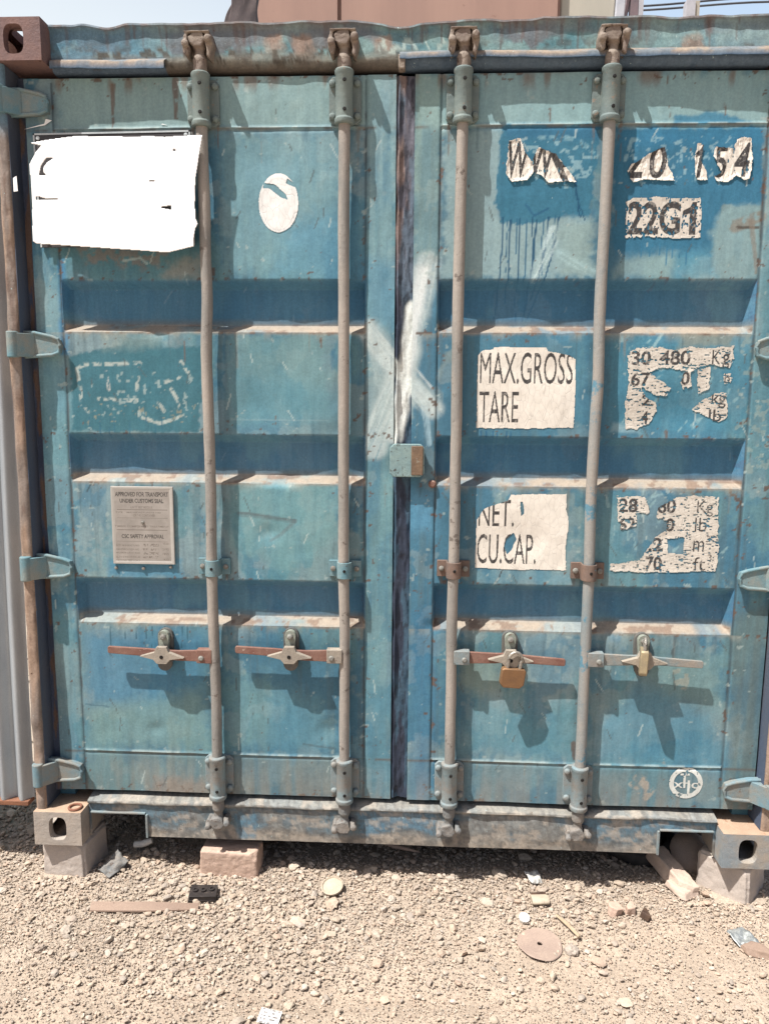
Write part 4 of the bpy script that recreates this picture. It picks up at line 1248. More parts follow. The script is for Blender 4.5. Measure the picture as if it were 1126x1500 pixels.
def raster(X, Z, txt, px, Y=0.073, bold=0.0, slant=0.0):
    """True where lettering `txt`, stretched over the pixel box px, covers the point"""
    x0, z1 = at(px[0], px[1], Y); x1, z0 = at(px[2], px[3], Y)
    v, t = glyphs(txt, bold)
    out = np.zeros(X.shape, bool)
    V = np.stack([x0 + v[:, 0] * (x1 - x0) + slant * (v[:, 1] - 0.5) * (z1 - z0), z0 + v[:, 1] * (z1 - z0)], 1)
    xs = X[0, :]; zs = Z[:, 0]
    for a, b, c in V[t]:
        i0, i1 = np.searchsorted(xs, [min(a[0], b[0], c[0]), max(a[0], b[0], c[0])])
        j0, j1 = np.searchsorted(zs, [min(a[1], b[1], c[1]), max(a[1], b[1], c[1])])
        if i1 <= i0 or j1 <= j0:
            continue
        x = X[j0:j1, i0:i1]; z = Z[j0:j1, i0:i1]
        d1 = (x - b[0]) * (a[1] - b[1]) - (a[0] - b[0]) * (z - b[1])
        d2 = (x - c[0]) * (b[1] - c[1]) - (b[0] - c[0]) * (z - c[1])
        d3 = (x - a[0]) * (c[1] - a[1]) - (c[0] - a[0]) * (z - a[1])
        out[j0:j1, i0:i1] |= ~(((d1 < 0) | (d2 < 0) | (d3 < 0)) & ((d1 > 0) | (d2 > 0) | (d3 > 0)))
    return out


def decal_mat(name, crack=True, rough=0.6):
    mt, t, b = new_mat(name)
    g = N(t, 'ShaderNodeNewGeometry').outputs['Position']
    c = N(t, 'ShaderNodeVertexColor', layer_name='Col').outputs['Color']
    c = mix(t, 0.22, c, mix(t, ramp(t, noise(t, g, 30, 5, 0.7), 0.3, 0.7), (0.55, 0.52, 0.48), (1.1, 1.1, 1.1)), 'MULTIPLY')
    if crack:
        mp = N(t, 'ShaderNodeMapping'); mp.inputs['Scale'].default_value = (1.6, 1.0, 0.75); t.links.new(g, mp.inputs[0])
        v = N(t, 'ShaderNodeTexVoronoi', feature='DISTANCE_TO_EDGE', Scale=42.0); t.links.new(mp.outputs[0], v.inputs['Vector'])
        k = ramp(t, v.outputs['Distance'], 0.0, 0.035)
        c = mix(t, k, mix(t, 0.3, c, (0.30, 0.28, 0.26)), c)
        bump(t, b, k, 0.4, 0.001)
    t.links.new(c, b.inputs['Base Color'])
    b.inputs['Roughness'].default_value = rough
    return mt


M['decal'] = decal_mat('cracked_white_vinyl')
M['decal_peel'] = decal_mat('peeling_white_vinyl')
VINYL, INK = (222, 216, 206), (58, 56, 56)


def decal(name, door, box_px, keepers, texts, mat, label, rag=0.004, breakup=0.0, cuts=(), lift=0.0, res=0.0016, vinyl=VINYL, ink=INK, extra=None, seed=0, bsc=(50, 140)):
    """a thin sheet of vinyl; `keepers` are the pixel outlines still stuck on, `cuts` the torn-off places"""
    x0, z1 = at(box_px[0], box_px[1]); x1, z0 = at(box_px[2], box_px[3])
    xs = np.arange(x0, x1 + res, res); zs = np.arange(z0, z1 + res, res)
    Z, X = np.meshgrid(zs, xs, indexing='ij')
    g = fbm(X * 90, Z * 90, 700 + seed, 4); g2 = fbm(X * 25, Z * 25, 710 + seed, 3)
    d = np.full(X.shape, -1.0)
    for k in keepers:
        d = np.maximum(d, sdf_poly([at(a, b) for a, b in k], X, Z))
    for k in cuts:
        d = np.minimum(d, -sdf_poly([at(a, b) for a, b in k], X, Z))
    d = d + rag * 2 * (g - 0.5) + rag * (g2 - 0.5)
    keep = d > 0
    bn = fbm(X * bsc[0], Z * bsc[1], 720 + seed, 4)
    if breakup:
        keep &= (bn > breakup - 0.25 * sstep(0.004, 0.02, d) * 0)
    base = door_relief(np.abs(X) * np.sign(X), Z)
    curl = lift * sstep(0.012, 0.0, d) * (0.4 + g2) + lift * 0.5 * sstep(0.5, 0.7, bn)
    Y = 0.075 + base - 0.0012 - curl
    col = np.ones(X.shape + (3,)) * lin(vinyl)
    col *= (0.90 + 0.2 * g2)[..., None]
    if breakup:
        e = sstep(breakup + 0.06, breakup + 0.02, bn)[..., None]
        col = col * (1 - 0.7 * e) + lin((104, 108, 104)) * 0.7 * e
    im = np.zeros(X.shape, bool)
    for tx in texts:
        im |= raster(X, Z, tx[0], tx[1], bold=tx[2] if len(tx) > 2 else 0.0, slant=tx[3] if len(tx) > 3 else 0)
    if extra is not None:
        im2, col = extra(X, Z, im, col)
        im = im2
    wear = sstep(0.63, 0.70, fbm(X * 120, Z * 120, 730 + seed, 3))[..., None] * 0.7
    inkc = lin(ink) * (1 - wear) + lin((150, 146, 140)) * wear
    col = np.where(im[..., None], inkc, col)
    kf = keep[:-1, :-1] & keep[1:, 1:] & keep[1:, :-1] & keep[:-1, 1:]
    F = grid_faces(len(zs), len(xs), kf)
    u, inv = np.unique(F.ravel(), return_inverse=True)
    V = np.stack([X, Y, Z], -1).reshape(-1, 3)[u]
    o = raw_mesh(name, V, inv.reshape(-1, 4), mat, col.reshape(-1, 3)[u], parent=door)
    o['label'] = label
    return o


L, R = doors
decal('decal', R, (694, 504, 848, 632), [[(699, 520), (706, 513), (722, 512), (722, 508), (800, 509), (802, 512), (842, 512), (843, 560), (840, 627), (770, 628), (697, 627), (698, 580)]],
      [('MAX.GROSS', (703, 516, 838, 563), 0.0), ('TARE', (702, 573, 758, 619), 0.0)], M['decal'], 'white decal reading MAX.GROSS TARE', rag=0.0022, cuts=[[(802, 500), (846, 505), (846, 530), (835, 520), (802, 514)]], seed=1)
decal('decal', R, (690, 720, 836, 842), [[(697, 762), (708, 744), (742, 733), (748, 724), (830, 723), (829, 745), (833, 765), (828, 800), (829, 836), (760, 835), (695, 832)]],
      [('NET.', (701, 732, 752, 772), 0.0), ('CU.CAP.', (699, 782, 784, 827), 0.0)], M['decal'], 'white decal reading NET. CU.CAP.', rag=0.0022,
      cuts=[[(742, 790), (752, 780), (756, 790), (748, 806), (742, 812), (738, 800)], [(762, 735), (765, 735), (767, 752), (763, 756)]], seed=2)
decal('decal', R, (906, 496, 1080, 634), [[(918, 518), (930, 510), (960, 508), (985, 512), (1010, 508), (1040, 510), (1074, 506), (1074, 528), (1068, 540), (1038, 534), (1010, 545), (1012, 566), (1000, 572), (996, 560), (1000, 545), (970, 538), (950, 546), (975, 562), (984, 568), (975, 580), (960, 580), (940, 568), (945, 582), (958, 588), (962, 600), (950, 622), (930, 630), (916, 628), (914, 590), (920, 560)],
      [(1058, 546), (1072, 546), (1070, 562), (1058, 563)], [(1012, 600), (1030, 585), (1046, 576), (1064, 574), (1066, 596), (1064, 612), (1052, 620), (1030, 608)], [(1020, 540), (1040, 536), (1038, 570), (1020, 580)]],
      [('30', (925, 514, 952, 535), 0.025), ('480', (966, 513, 1010, 535), 0.025), ('K', (1043, 513, 1054, 534), 0.0), ('g', (1058, 518, 1067, 540), 0.01),
       ('67', (924, 545, 951, 566), 0.025), ('0', (997, 544, 1009, 564), 0.025), ('l', (1056, 546, 1058, 560), 0.0), ('b', (1061, 547, 1068, 561), 0.0), ('2.', (940, 578, 957, 595), 0.025), ('2', (968, 573, 977, 584), 0.0), ('kg', (1043, 573, 1062, 598), 0.01),
       ('4', (939, 602, 949, 622), 0.025), ('lb', (1039, 600, 1056, 618), 0.01)],
      M['decal_peel'], 'flaking decal with 30 480 Kg on its first line', rag=0.005, breakup=0.292, lift=0.0006, bsc=(95, 280), vinyl=(202, 196, 186), seed=3)
decal('decal', R, (884, 720, 1056, 846), [[(903, 727), (945, 726), (950, 740), (965, 742), (990, 728), (1020, 726), (1052, 728), (1052, 800), (1048, 838), (1000, 838), (940, 838), (892, 836), (894, 826), (935, 820), (950, 800), (960, 785), (975, 778), (974, 764), (950, 755), (930, 770), (910, 778), (904, 760)]],
      [('28', (907, 730, 933, 751), 0.025), ('080', (950, 731, 989, 752), 0.025), ('Kg', (1021, 733, 1043, 757), 0.0), ('62', (906, 758, 930, 778), 0.025), ('1', (964, 759, 969, 779)), ('0', (975, 759, 987, 779), 0.03), ('lb', (1018, 758, 1034, 779), 0.0),
       ('.2', (950, 788, 970, 808), 0.025), ('m', (1015, 792, 1030, 808), 0.0), ('3', (1034, 785, 1039, 794), 0.0), ('70', (945, 815, 968, 836), 0.025), ('ft', (1015, 816, 1032, 836), 0.0), ('3', (1036, 812, 1041, 822), 0.0)],
      M['decal_peel'], 'flaking decal with 28 and Kg on its first line', rag=0.005, breakup=0.292, lift=0.0006, bsc=(95, 280), vinyl=(202, 196, 186), seed=4,
      cuts=[[(932, 752), (950, 752), (950, 740), (962, 742), (960, 758), (975, 770), (950, 790), (935, 785)], [(978, 790), (1000, 788), (1000, 812), (978, 808)]])
decal('decal', R, (908, 284, 1034, 356), [[(915, 296), (926, 290), (940, 290), (960, 288), (1000, 290), (1026, 289), (1027, 320), (1026, 349), (990, 350), (950, 347), (914, 350), (916, 320)]],
      [('22G', (920, 295, 995, 344), 0.03), ('1', (1001, 296, 1018, 344))], M['decal_peel'], 'white flaking decal reading 22G1', rag=0.003, breakup=0.315, lift=0.0006, bsc=(200, 130), vinyl=(206, 200, 190), seed=5)


def Q(u, v):
    return (700 + u * 0.3783, 180 + v * 0.3783)


DECAL_UP = dict(rag=0.003, breakup=0.22, lift=0.003, res=0.0015, bsc=(140, 40))
decal('decal', R, (736, 198, 848, 274), [[Q(*q) for q in ((105, 200), (118, 70), (165, 58), (180, 110), (205, 150), (222, 120), (232, 95), (300, 120), (345, 180), (378, 230), (270, 232), (240, 205), (215, 190), (190, 222), (130, 230))]],
      [('W', (*Q(112, 72), *Q(192, 214)), 0.02, 0.08), ('W', (*Q(200, 72), *Q(290, 214)), 0.02, 0.08), ('F', (*Q(300, 100), *Q(372, 232)), 0.02, -0.5)], M['decal_peel'], 'torn decal where only a W and the foot of more letters remain', seed=6, **DECAL_UP)
decal('decal', R, (912, 204, 994, 274), [[Q(*q) for q in ((572, 190), (590, 165), (655, 122), (690, 105), (722, 93), (735, 170), (764, 228), (680, 222), (640, 222), (598, 232), (585, 215))]],
      [('2', (*Q(580, 80), *Q(638, 214)), 0.02, 0.1), ('0', (*Q(666, 80), *Q(726, 216)), 0.02, 0.08)], M['decal_peel'], 'torn decal with the lower parts of 2 and 0', seed=7, **DECAL_UP)
decal('decal', R, (1010, 196, 1106, 274), [[Q(*q) for q in ((838, 132), (848, 75), (872, 80), (864, 150), (885, 185), (892, 226), (845, 222), (836, 200))],
                                         [Q(*q) for q in ((908, 128), (920, 90), (985, 95), (1000, 62), (1030, 52), (1060, 60), (1062, 140), (1052, 215), (1030, 222), (1000, 205), (970, 230), (920, 226), (914, 205), (940, 190))]],
      [('1', (*Q(842, 80), *Q(866, 212)), 0.02, 0.14), ('5', (*Q(920, 88), *Q(960, 210)), 0.02, 0.05), ('4', (*Q(1000, 75), *Q(1048, 208)), 0.02, 0.1)], M['decal_peel'], 'torn decal with the figures 1 5 4', seed=8, **DECAL_UP)
ell = [(408 + 29.5 * math.cos(a), 297 + 44 * math.sin(a)) for a in np.linspace(0, 2 * math.pi, 40)[:-1]]


def oval_print(X, Z, im, col):
    cx, cz = at(408, 299)
    r = np.hypot((X - cx) / 0.054, (Z - cz) / 0.082)
    ring = np.exp(-((r - 0.93) / 0.03) ** 2)[..., None] * 0.25
    return im, col * (1 - ring) + lin((150, 150, 150)) * ring


decal('decal', L, (374, 250, 442, 346), [ell], [], M['decal_peel'], 'white oval sticker torn near its top', rag=0.0012, breakup=0.0, lift=0.0, vinyl=(226, 226, 224), seed=9, extra=oval_print,
      cuts=[[(386, 268), (402, 270), (418, 285), (421, 292), (410, 288), (396, 276), (386, 275)], [(421, 262), (438, 275), (428, 272), (419, 268)]])


def logo_ring(X, Z, im, col):
    cx, cz = at(1004, 1147)
    rx = abs(at(1029, 1147)[0] - cx)
    r = np.hypot(X - cx, Z - cz) / rx
    ring = (r < 1.0) & (r > 0.70)
    sx, _ = at(1000, 1147)
    stem = (np.abs(X - at(1002, 1147)[0]) < 0.0045) & (Z > cz - 0.01) & (Z < cz + rx * 0.75)
    stem2 = (np.abs(X - at(1008, 1147)[0]) < 0.0045) & (Z < cz + 0.01) & (Z > cz - rx * 0.75)
    bar = (np.abs(Z - cz - rx * 0.52) < 0.004) & (np.abs(X - at(1002, 1147)[0]) < 0.016)
    keep = ring | stem | stem2 | bar | im
    g = fbm(X * 110, Z * 110, 777, 3)
    keep &= g > 0.27
    logo_ring.keep = keep
    return np.zeros_like(im), col


def logo():
    res = 0.0013
    x0, z1 = at(976, 1118); x1, z0 = at(1032, 1176)
    xs = np.arange(x0, x1, res); zs = np.arange(z0, z1, res)
    Z, X = np.meshgrid(zs, xs, indexing='ij')
    im = raster(X, Z, 'xhc', (986, 1142, 1022, 1156), bold=0.03)
    logo_ring(X, Z, im, None)
    k = logo_ring.keep
    kf = k[:-1, :-1] & k[1:, 1:] & k[1:, :-1] & k[:-1, 1:]
    F = grid_faces(len(zs), len(xs), kf); u, inv = np.unique(F.ravel(), return_inverse=True)
    Y = 0.075 + door_relief(X, Z) - 0.0012
    V = np.stack([X, Y, Z], -1).reshape(-1, 3)[u]
    o = raw_mesh('emblem', V, inv.reshape(-1, 4), M['decal_peel'], np.ones((len(u), 3)) * lin((206, 210, 206)), parent=R)
    o['label'] = 'round white emblem with the letters xhc'


logo()

# metal approval plate on the left door
def plate():
    res = 0.0011
    x0, z1 = at(162, 712, 0.07); x1, z0 = at(257, 827, 0.07)
    xs = np.linspace(x0, x1, int((x1 - x0) / res)); zs = np.linspace(z0, z1, int((z1 - z0) / res))
    Z, X = np.meshgrid(zs, xs, indexing='ij')
    im = np.zeros(X.shape, bool); faint = np.zeros(X.shape, bool)
    for tx, pb, bd in (('APPROVED FOR TRANSPORT', (169, 720, 247, 728), 0.03), ('UNDER CUSTOMS SEAL', (176, 730, 240, 737), 0.03), ('CSC SAFETY APPROVAL', (179, 782, 241, 789), 0.03)):
        im |= raster(X, Z, tx, pb, Y=0.07, bold=bd)
    for tx, pb in (('GB/TT BEY REISSUE', (192, 741, 224, 745)), ('TYPE    MANUFACTURERS NO', (170, 749, 236, 752)), ('OF THE CONTAINER', (196, 753, 228, 757)), ('TIMBER COMPONENT TREATMENT', (169, 769, 248, 773)),
                   ('DATE MANUFACTURED', (171, 797, 205, 800)), ('IDENTIFICATION NO', (171, 803, 205, 806)), ('MAXIMUM GROSS MASS', (171, 808, 206, 811)), ('ALLOW STACK WT FOR 1.8G', (171, 814, 206, 817)), ('RACKING TEST LOAD', (171, 819, 206, 822)),
                   ('YEAR', (239, 795, 248, 798)), ('2YRS', (239, 803, 248, 806)), ('1995', (239, 810, 248, 813)), ('KG', (241, 818, 248, 821))):
        faint |= raster(X, Z, tx, pb, Y=0.07, bold=0.01)
    for y in (746.5, 758.5, 776, 793):
        z = at(200, y, 0.07)[1]; faint |= (np.abs(Z - z) < 0.0008) & (X > at(172, y, 0.07)[0]) & (X < at(246, y, 0.07)[0])
    for ya, yb in ((796, 800), (803, 806), (808.5, 811.5), (814, 817)):
        za = at(200, yb, 0.07)[1]; zb_ = at(200, ya, 0.07)[1]
        faint |= (Z > za) & (Z < zb_) & (X > at(210, ya, 0.07)[0]) & (X < at(233, ya, 0.07)[0]) & (fbm(X * 400, Z * 300, 801, 2) > 0.52)
    col = np.ones(X.shape + (3,)) * lin((152, 146, 140)); n = fbm(X * 40, Z * 40, 811, 4)[..., None]
    col *= 0.8 + 0.35 * n
    rim = np.minimum(np.minimum(X - x0, x1 - X), np.minimum(Z - z0, z1 - Z))
    col = np.where(((rim < 0.012))[..., None], lin((172, 168, 162)), col)
    col = np.where(im[..., None], lin((70, 66, 64)), col); col = np.where((faint & ~im)[..., None], lin((112, 104, 98)), col)
    Y = 0.0675 + 0.0016 * (fbm(X * 12, Z * 12, 821, 2) - 0.5) - 0.001 * sstep(0.012, 0.006, rim)
    Y[0, :] = Y[-1, :] = 0.0725; Y[:, 0] = Y[:, -1] = 0.0725
    V = np.stack([X, Y, Z], -1).reshape(-1, 3)
    M['plate'] = decal_mat('engraved_plate', False, 0.5)
    o = raw_mesh('approval_plate', V, grid_faces(len(zs), len(xs)), M['plate'], col.reshape(-1, 3), parent=L, ang=60)
    rv = None
    for px, py in ((170, 832), (210, 833), (250, 831), (210, 765)):
        a, b = at(px, py, 0.07)
        q = (a, 0.0750 if py > 800 else 0.068, b)
        if rv is None:
            rv = MB().lathe([(0.0055, 0), (0.0055, 0.004), (0.003, 0.006)], 8).build('rivet', M['bolt'], L, loc=q, rot=(math.pi / 2, 0, 0))
        else:
            copy_part(rv, q, parent=L)


plate()

# dark sign board, its face blanked out by an added white redaction shape
M['board'] = weathered('dark_sign_board', (70, 68, 70), (84, 80, 80), None, 20, rough=0.5, bmp=0.1)
M['board_edge'] = weathered('sign_border_white', (204, 210, 212), (186, 194, 198), None, 20, bmp=0.1)
x0, z1 = at(49, 196, 0.066); x1, z0 = at(290, 362, 0.066)
zr = at(278, 191, 0.066)[1]
mb = MB()
xr = at(279, 191, 0.066)[0]
mb.prism([(x0, z1), (xr, zr), (xr + 0.005, z0 + 0.005), (x0 + 0.006, z0)], 0.064, 0.070, 0)
for a, b in (((x0, z1), (xr, zr)), ((x0, z1), (x0 + 0.006, z0)), ((xr, zr), (xr + 0.005, z0 + 0.005))):
    dx, dz = b[0] - a[0], b[1] - a[1]; Lh = math.hypot(dx, dz); nx, nz = -dz / Lh * 0.005, dx / Lh * 0.005
    if nz > 0 or nx > 0 and abs(dx) < 0.02:
        pass
    cxm, czm = (x0 + xr) / 2, (z0 + z1) / 2
    if (cxm - a[0]) * nx + (czm - a[1]) * nz < 0:
        nx, nz = -nx, -nz
    mb.prism([a, b, (b[0] + nx, b[1] + nz), (a[0] + nx, a[1] + nz)], 0.0625, 0.0642, 1)
for px, py in ((55, 202), (272, 197)):
    a, b = at(px, py, 0.06)
    mb.lathe([(0.006, 0), (0.006, 0.003), (0.003, 0.004)], 10, 1, Matrix.Translation((a, 0.0645, b)) @ Matrix.Rotation(math.pi / 2, 4, 'X'))
mb.build('sign_board', [M['board'], M['board_edge']], L)['label'] = 'dark sign board with white border, mostly covered'
M['sheet'] = weathered('redaction_white', (252, 252, 252), (250, 250, 250), None, 20, rough=0.6, bmp=0.03, fine=0.0)  # plain white for the redaction shape over the sign


def Zp(u, v):
    return (u * 320 / 1126, 180 + v * 320 / 1126)


def redaction_shape():
    Y0 = 0.007
    out = [Zp(*q) for q in ((145, 103), (250, 85), (380, 68), (560, 68), (700, 72), (760, 66), (850, 72), (930, 64), (1045, 62), (1030, 150), (1008, 290), (1006, 420), (1010, 490), (1022, 520), (1008, 548), (1000, 600), (1000, 638), (868, 670), (700, 658), (430, 640), (190, 624), (168, 610), (165, 400), (152, 210), (185, 148), (210, 118))]
    holes = [[Zp(*q) for q in k] for k in (((242, 180), (275, 180), (240, 205), (222, 232), (225, 255), (238, 270), (203, 270), (215, 220)),
                                         ((186, 382), (200, 380), (230, 390), (300, 391), (300, 394), (188, 394)), ((836, 434), (882, 428), (884, 446), (834, 438)), ((774, 298), (798, 298), (798, 302), (774, 302)), ((893, 134), (902, 138), (906, 146), (896, 142)))]
    P = [at(a, b, Y0) for a, b in out]
    xs = np.arange(min(p[0] for p in P), max(p[0] for p in P) + 0.002, 0.002); zs = np.arange(min(p[1] for p in P), max(p[1] for p in P) + 0.002, 0.002)
    Z, X = np.meshgrid(zs, xs, indexing='ij')
    d = sdf_poly(P, X, Z)
    for h in holes:
        d = np.minimum(d, -sdf_poly([at(a, b, Y0) for a, b in h], X, Z))
    # follow the outline exactly at the rim
    k = d > 0
    kf = k[:-1, :-1] & k[1:, 1:] & k[1:, :-1] & k[:-1, 1:]
    F = grid_faces(len(zs), len(xs), kf); u, inv = np.unique(F.ravel(), return_inverse=True)
    Y = Y0 + 0.005 * (fbm(X * 5, Z * 4, 831, 2) - 0.5)
    V = np.stack([X, Y, Z], -1).reshape(-1, 3)[u]
    o = raw_mesh('redaction_shape', V, inv.reshape(-1, 4), M['sheet'], parent=L)
    o['label'] = 'blank white redaction shape over the sign'
    sm = o.modifiers.new('thickness', 'SOLIDIFY'); sm.thickness = 0.0012


redaction_shape()
for pts in (((36, 189), (65, 181), (67, 174), (76, 176), (66, 183)), ((20, 261), (25, 258), (27, 280), (21, 281)), ((236, 182), (245, 183), (238, 181))):
    post = pts[0][0] == 20
    MB().prism([at(a, b, 0.012 if post else 0.07) for a, b in pts], *((0.010, 0.0115) if post else (0.071, 0.0725))).build('redaction_scrap', M['sheet'], L)


# ------------------------------------------------------------------ padlocks
def padlock_body(w, h, t, mat, name, parent, loc, rot):
    mb = MB()
    r = w * 0.16
    mb.prism([(-w / 2 + r, -h), (w / 2 - r, -h), (w / 2, -h + r), (w / 2, -r * 0.4), (w / 2 - r * 0.5, 0), (-w / 2 + r * 0.5, 0), (-w / 2, -r * 0.4), (-w / 2, -h + r)], -t / 2, t / 2)
    return mb.build(name, mat, parent, bevel=0.003)


hx, hz = at(752, 958, 0.02)
pl = empty('padlock', (at(752, 978, 0.016)[0], 0.012, at(752, 978, 0.016)[1]), (0.12, 0.10, 0.12))
tag(pl, 'square brass padlock hanging flat from the third handle', 'padlock')
padlock_body(0.078, 0.066, 0.022, M['brass'], 'lock_body', pl, None, None)
pts = [(-0.020, 0, -0.004), (-0.020, 0, 0.022)] + [(0.022 * -math.cos(a), 0, 0.026 + 0.028 * math.sin(a)) for a in np.linspace(0.1, math.pi - 0.1, 9)] + [(0.020, 0, 0.022), (0.020, 0, -0.004)]
MB().tube(pts, 0.0052, 10).build('shackle', M['shackle'], pl)
pl2 = empty('padlock', (at(943, 950, 0.01)[0], 0.006, at(943, 950, 0.01)[1]), (0.03, 0.02, 1.35))
tag(pl2, 'narrow steel-coloured padlock turned edge-on at the rightmost handle', 'padlock')
padlock_body(0.060, 0.082, 0.024, M['steel_lock'], 'lock_body', pl2, None, None)
pts = [(-0.018, 0, -0.004), (-0.018, 0, 0.012)] + [(0.018 * -math.cos(a), 0, 0.012 + 0.022 * math.sin(a)) for a in np.linspace(0.1, math.pi - 0.1, 9)] + [(0.018, 0, 0.012), (0.018, 0, -0.004)]
MB().tube(pts, 0.005, 10).build('shackle', M['shackle'], pl2)

# ------------------------------------------------------------------ neighbours
# galvanised wavy sheet at the left
cs = empty('corrugated_sheet', (-1.3, 0.08, 0.1))
tag(cs, 'silver wavy galvanised sheet standing left of the blue container', 'metal sheet')
n = 260
u = np.linspace(-1.45, 0.0, n)
zs = np.linspace(0.118, 2.19, 40)
V = []
for z in zs:
    k = (z - 0.118) / 2.07
    xr = -1.262 + 0.020 * k
    for q in u:
        x = xr + q * 0.98
        V.append((x + 1.3, 0.015 * math.cos(2 * math.pi * q / 0.066) + 0.006 * (float(vnoise(z * 2, q * 3, 901)) - 0.5), z - 0.1))
raw_mesh('sheet', np.array(V), grid_faces(len(zs), n), M['galv'], parent=cs)
mb = MB().box(-1.45, 0.03, -0.014, 0.03, 0.000, 0.0165)
mb.build('rail', M['orange_rail'], cs, bevel=0.002)
MB().box(-1.42, -1.38, 0.018, 0.05, -0.26, 2.0).box(-0.6, -0.56, 0.018, 0.05, -0.26, 2.0).build('stake', M['brace_steel'], cs)

# brown container stacked on the roof, cabin beside it
YB = 2.6
def xb(px, y=18, Y=YB):
    return at(px, y, Y)
bc = empty('stacked_container', (xb(590)[0], YB, 2.592))
tag(bc, 'faded pinkish brown container stacked on the roof of the blue one', 'shipping container')
x0, x1 = xb(370)[0] - xb(590)[0], xb(816)[0] - xb(590)[0]
seam = xb(497)[0] - xb(590)[0]
mb = MB()
for a, b in ((x0, seam - 0.012), (seam + 0.012, x1)):
    k = 1
    e = np.linspace(a, b, k + 1)
    for i in range(k):
        mb.box(e[i], e[i + 1], -0.002 * (i % 3), 0.03, 0.0, 2.40)
mb.build('end_wall', M['brown_wall'], bc)
MB().box(x0 - 0.02, x1 + 0.02, 0.032, 3.2, 0.0, 2.44).build('body', M['brown_wall'], bc)
cb = empty('site_cabin', (xb(850)[0], YB, 2.592))
tag(cb, 'grey cream cabin wall beside the brown container on the roof', 'cabin')
x0, x1 = xb(817.5)[0] - xb(850)[0] + 0.02, xb(890)[0] - xb(850)[0]
mb = MB().prism([(x0, 0), (x1, 0), (x1 + 0.10, 2.3), (x0, 2.3)], 0.06, 2.6)
mb.build('wall', M['cream_wall'], cb, bevel=0.01)
MB().prism([(x1, 0), (x1 + 0.055, 0), (x1 + 0.155, 2.3), (x1 + 0.1, 2.3)], 0.04, 0.12).build('corner_trim', M['post_steel'], cb, bevel=0.006)

# crumpled tarpaulin bundle on the roof at the left of the brown container
def bundle():
    xs = np.linspace(-0.065, 0.05, 40); zs = np.linspace(0, 0.42, 50)
    Z, X = np.meshgrid(zs, xs, indexing='ij')
    s = np.sin((X * 20 + Z * 9)) * 0.5 + fbm(X * 9, Z * 5, 911, 3) * 1.6
    Y = 0.03 * s
    edge = 0.02 * (fbm(Z * 9, Z * 0, 921, 3) - 0.5) + 0.008 * np.sin(Z * 26)
    X = X + edge * np.where(X < 0, 1, 0.4) - 0.12 * (Z / 0.55) ** 2 * 0 + 0.04 * np.exp(-((Z - 0.33) / 0.05) ** 2) * (X < -0.05)
    o = raw_mesh('tarpaulin', np.stack([X, Y, Z], -1).reshape(-1, 3), grid_faces(50, 40), M['tarp'])
    o.location = (xb(354, 20, 0.5)[0], 0.5, 2.586)
    md = o.modifiers.new('t', 'SOLIDIFY'); md.thickness = 0.02
    tag(o, 'crumpled dark brown tarpaulin standing on the roof beside the brown container', 'tarpaulin')


bundle()

# steel frame, pale post and cables behind the roof at the right
YM = 7.4
mf = empty('steel_gantry', (at(930, 10, YM)[0], YM, -0.14))
tag(mf, 'brown steel gantry post with a slanting brace behind the roof', 'gantry')
def mx(px):
    return at(px, 8, YM)[0] - at(930, 10, YM)[0]
MB().box(mx(922), mx(933), -0.05, 0.05, 0, 6.6).build('post', M['brace_steel'], mf)
MB().box(mx(933.5), mx(940), -0.06, 0.06, 0, 6.6).build('post', M['post_steel'], mf)
MB().tube([(mx(880), 0.0, 4.3), (mx(922), 0.0, 6.6)], 0.045, 8).build('brace', M['brace_steel'], mf)
pp = empty('steel_post', (at(1024, 10, YM)[0], YM + 0.3, -0.14))
tag(pp, 'pale grey steel post behind the roof at the right', 'post')
MB().box(-0.075, 0.03, -0.06, 0.06, 0, 6.4).build('post', M['post_steel'], pp)
MB().box(0.032, 0.085, -0.04, 0.06, 0, 6.4).build('flange', M['cream_wall'], pp)
for k, (pa, pb, lab) in enumerate((((897, 3), (1140, 4), 'upper slack cable strung behind the steel posts'), ((897, 8), (1140, 14), 'lower slack cable strung behind the steel posts'))):
    a = at(*pa, YM + 0.5); b = at(*pb, YM + 0.5)
    dx = b[0] - a[0]; a = (a[0] - dx * 0.5, a[1]); b = (b[0] + dx * 1.5, b[1])
    pts = [(a[0] + (b[0] - a[0]) * t, YM + 0.5, a[1] + (b[1] - a[1]) * t - 0.05 * math.sin(3 * math.pi * t)) for t in np.linspace(0, 1, 30)]
    tag(MB().tube(pts, 0.012, 6).build('cable', M['cable']), lab, 'cable')

# ------------------------------------------------------------------ ground
GZ = -0.145


def ground_h(x, y):
    h = GZ + 0.030 * (fbm(x * 1.3, y * 1.3, 1001, 3) - 0.5) + 0.012 * (fbm(x * 6, y * 6, 1011, 3) - 0.5)
    h = h - 0.018 * np.exp(-((y + 0.43 - 0.02 * np.sin(x * 2)) / 0.06) ** 2) * sstep(-0.9, -0.5, x) * sstep(0.6, 0.2, x)   # a shallow wheel track
    h = h + 0.04 * sstep(-1.2, -1.7, x) * sstep(-0.3, 0.3, y) + 0.015 * sstep(-0.25, 0.1, y) * sstep(0.9, 0.3, y)
    return h


def dirt_mask(x, y):
    """1 where fine dirt shows, 0 where stones lie thick"""
    m_ = sstep(-0.1, 0.5, x) * sstep(0.02, -0.2, y) * 0.95
    m_ = np.maximum(m_, np.exp(-((y + 0.43 - 0.02 * np.sin(x * 2)) / 0.055) ** 2) * sstep(-0.9, -0.5, x) * 0.95)
    m_ = np.maximum(m_, 0.68 * sstep(-0.22, -0.46, y))
    m_ = m_ + 0.9 * (fbm(x * 2.2, y * 2.6, 1021, 4) - 0.5)
    return np.clip(m_, 0, 1)


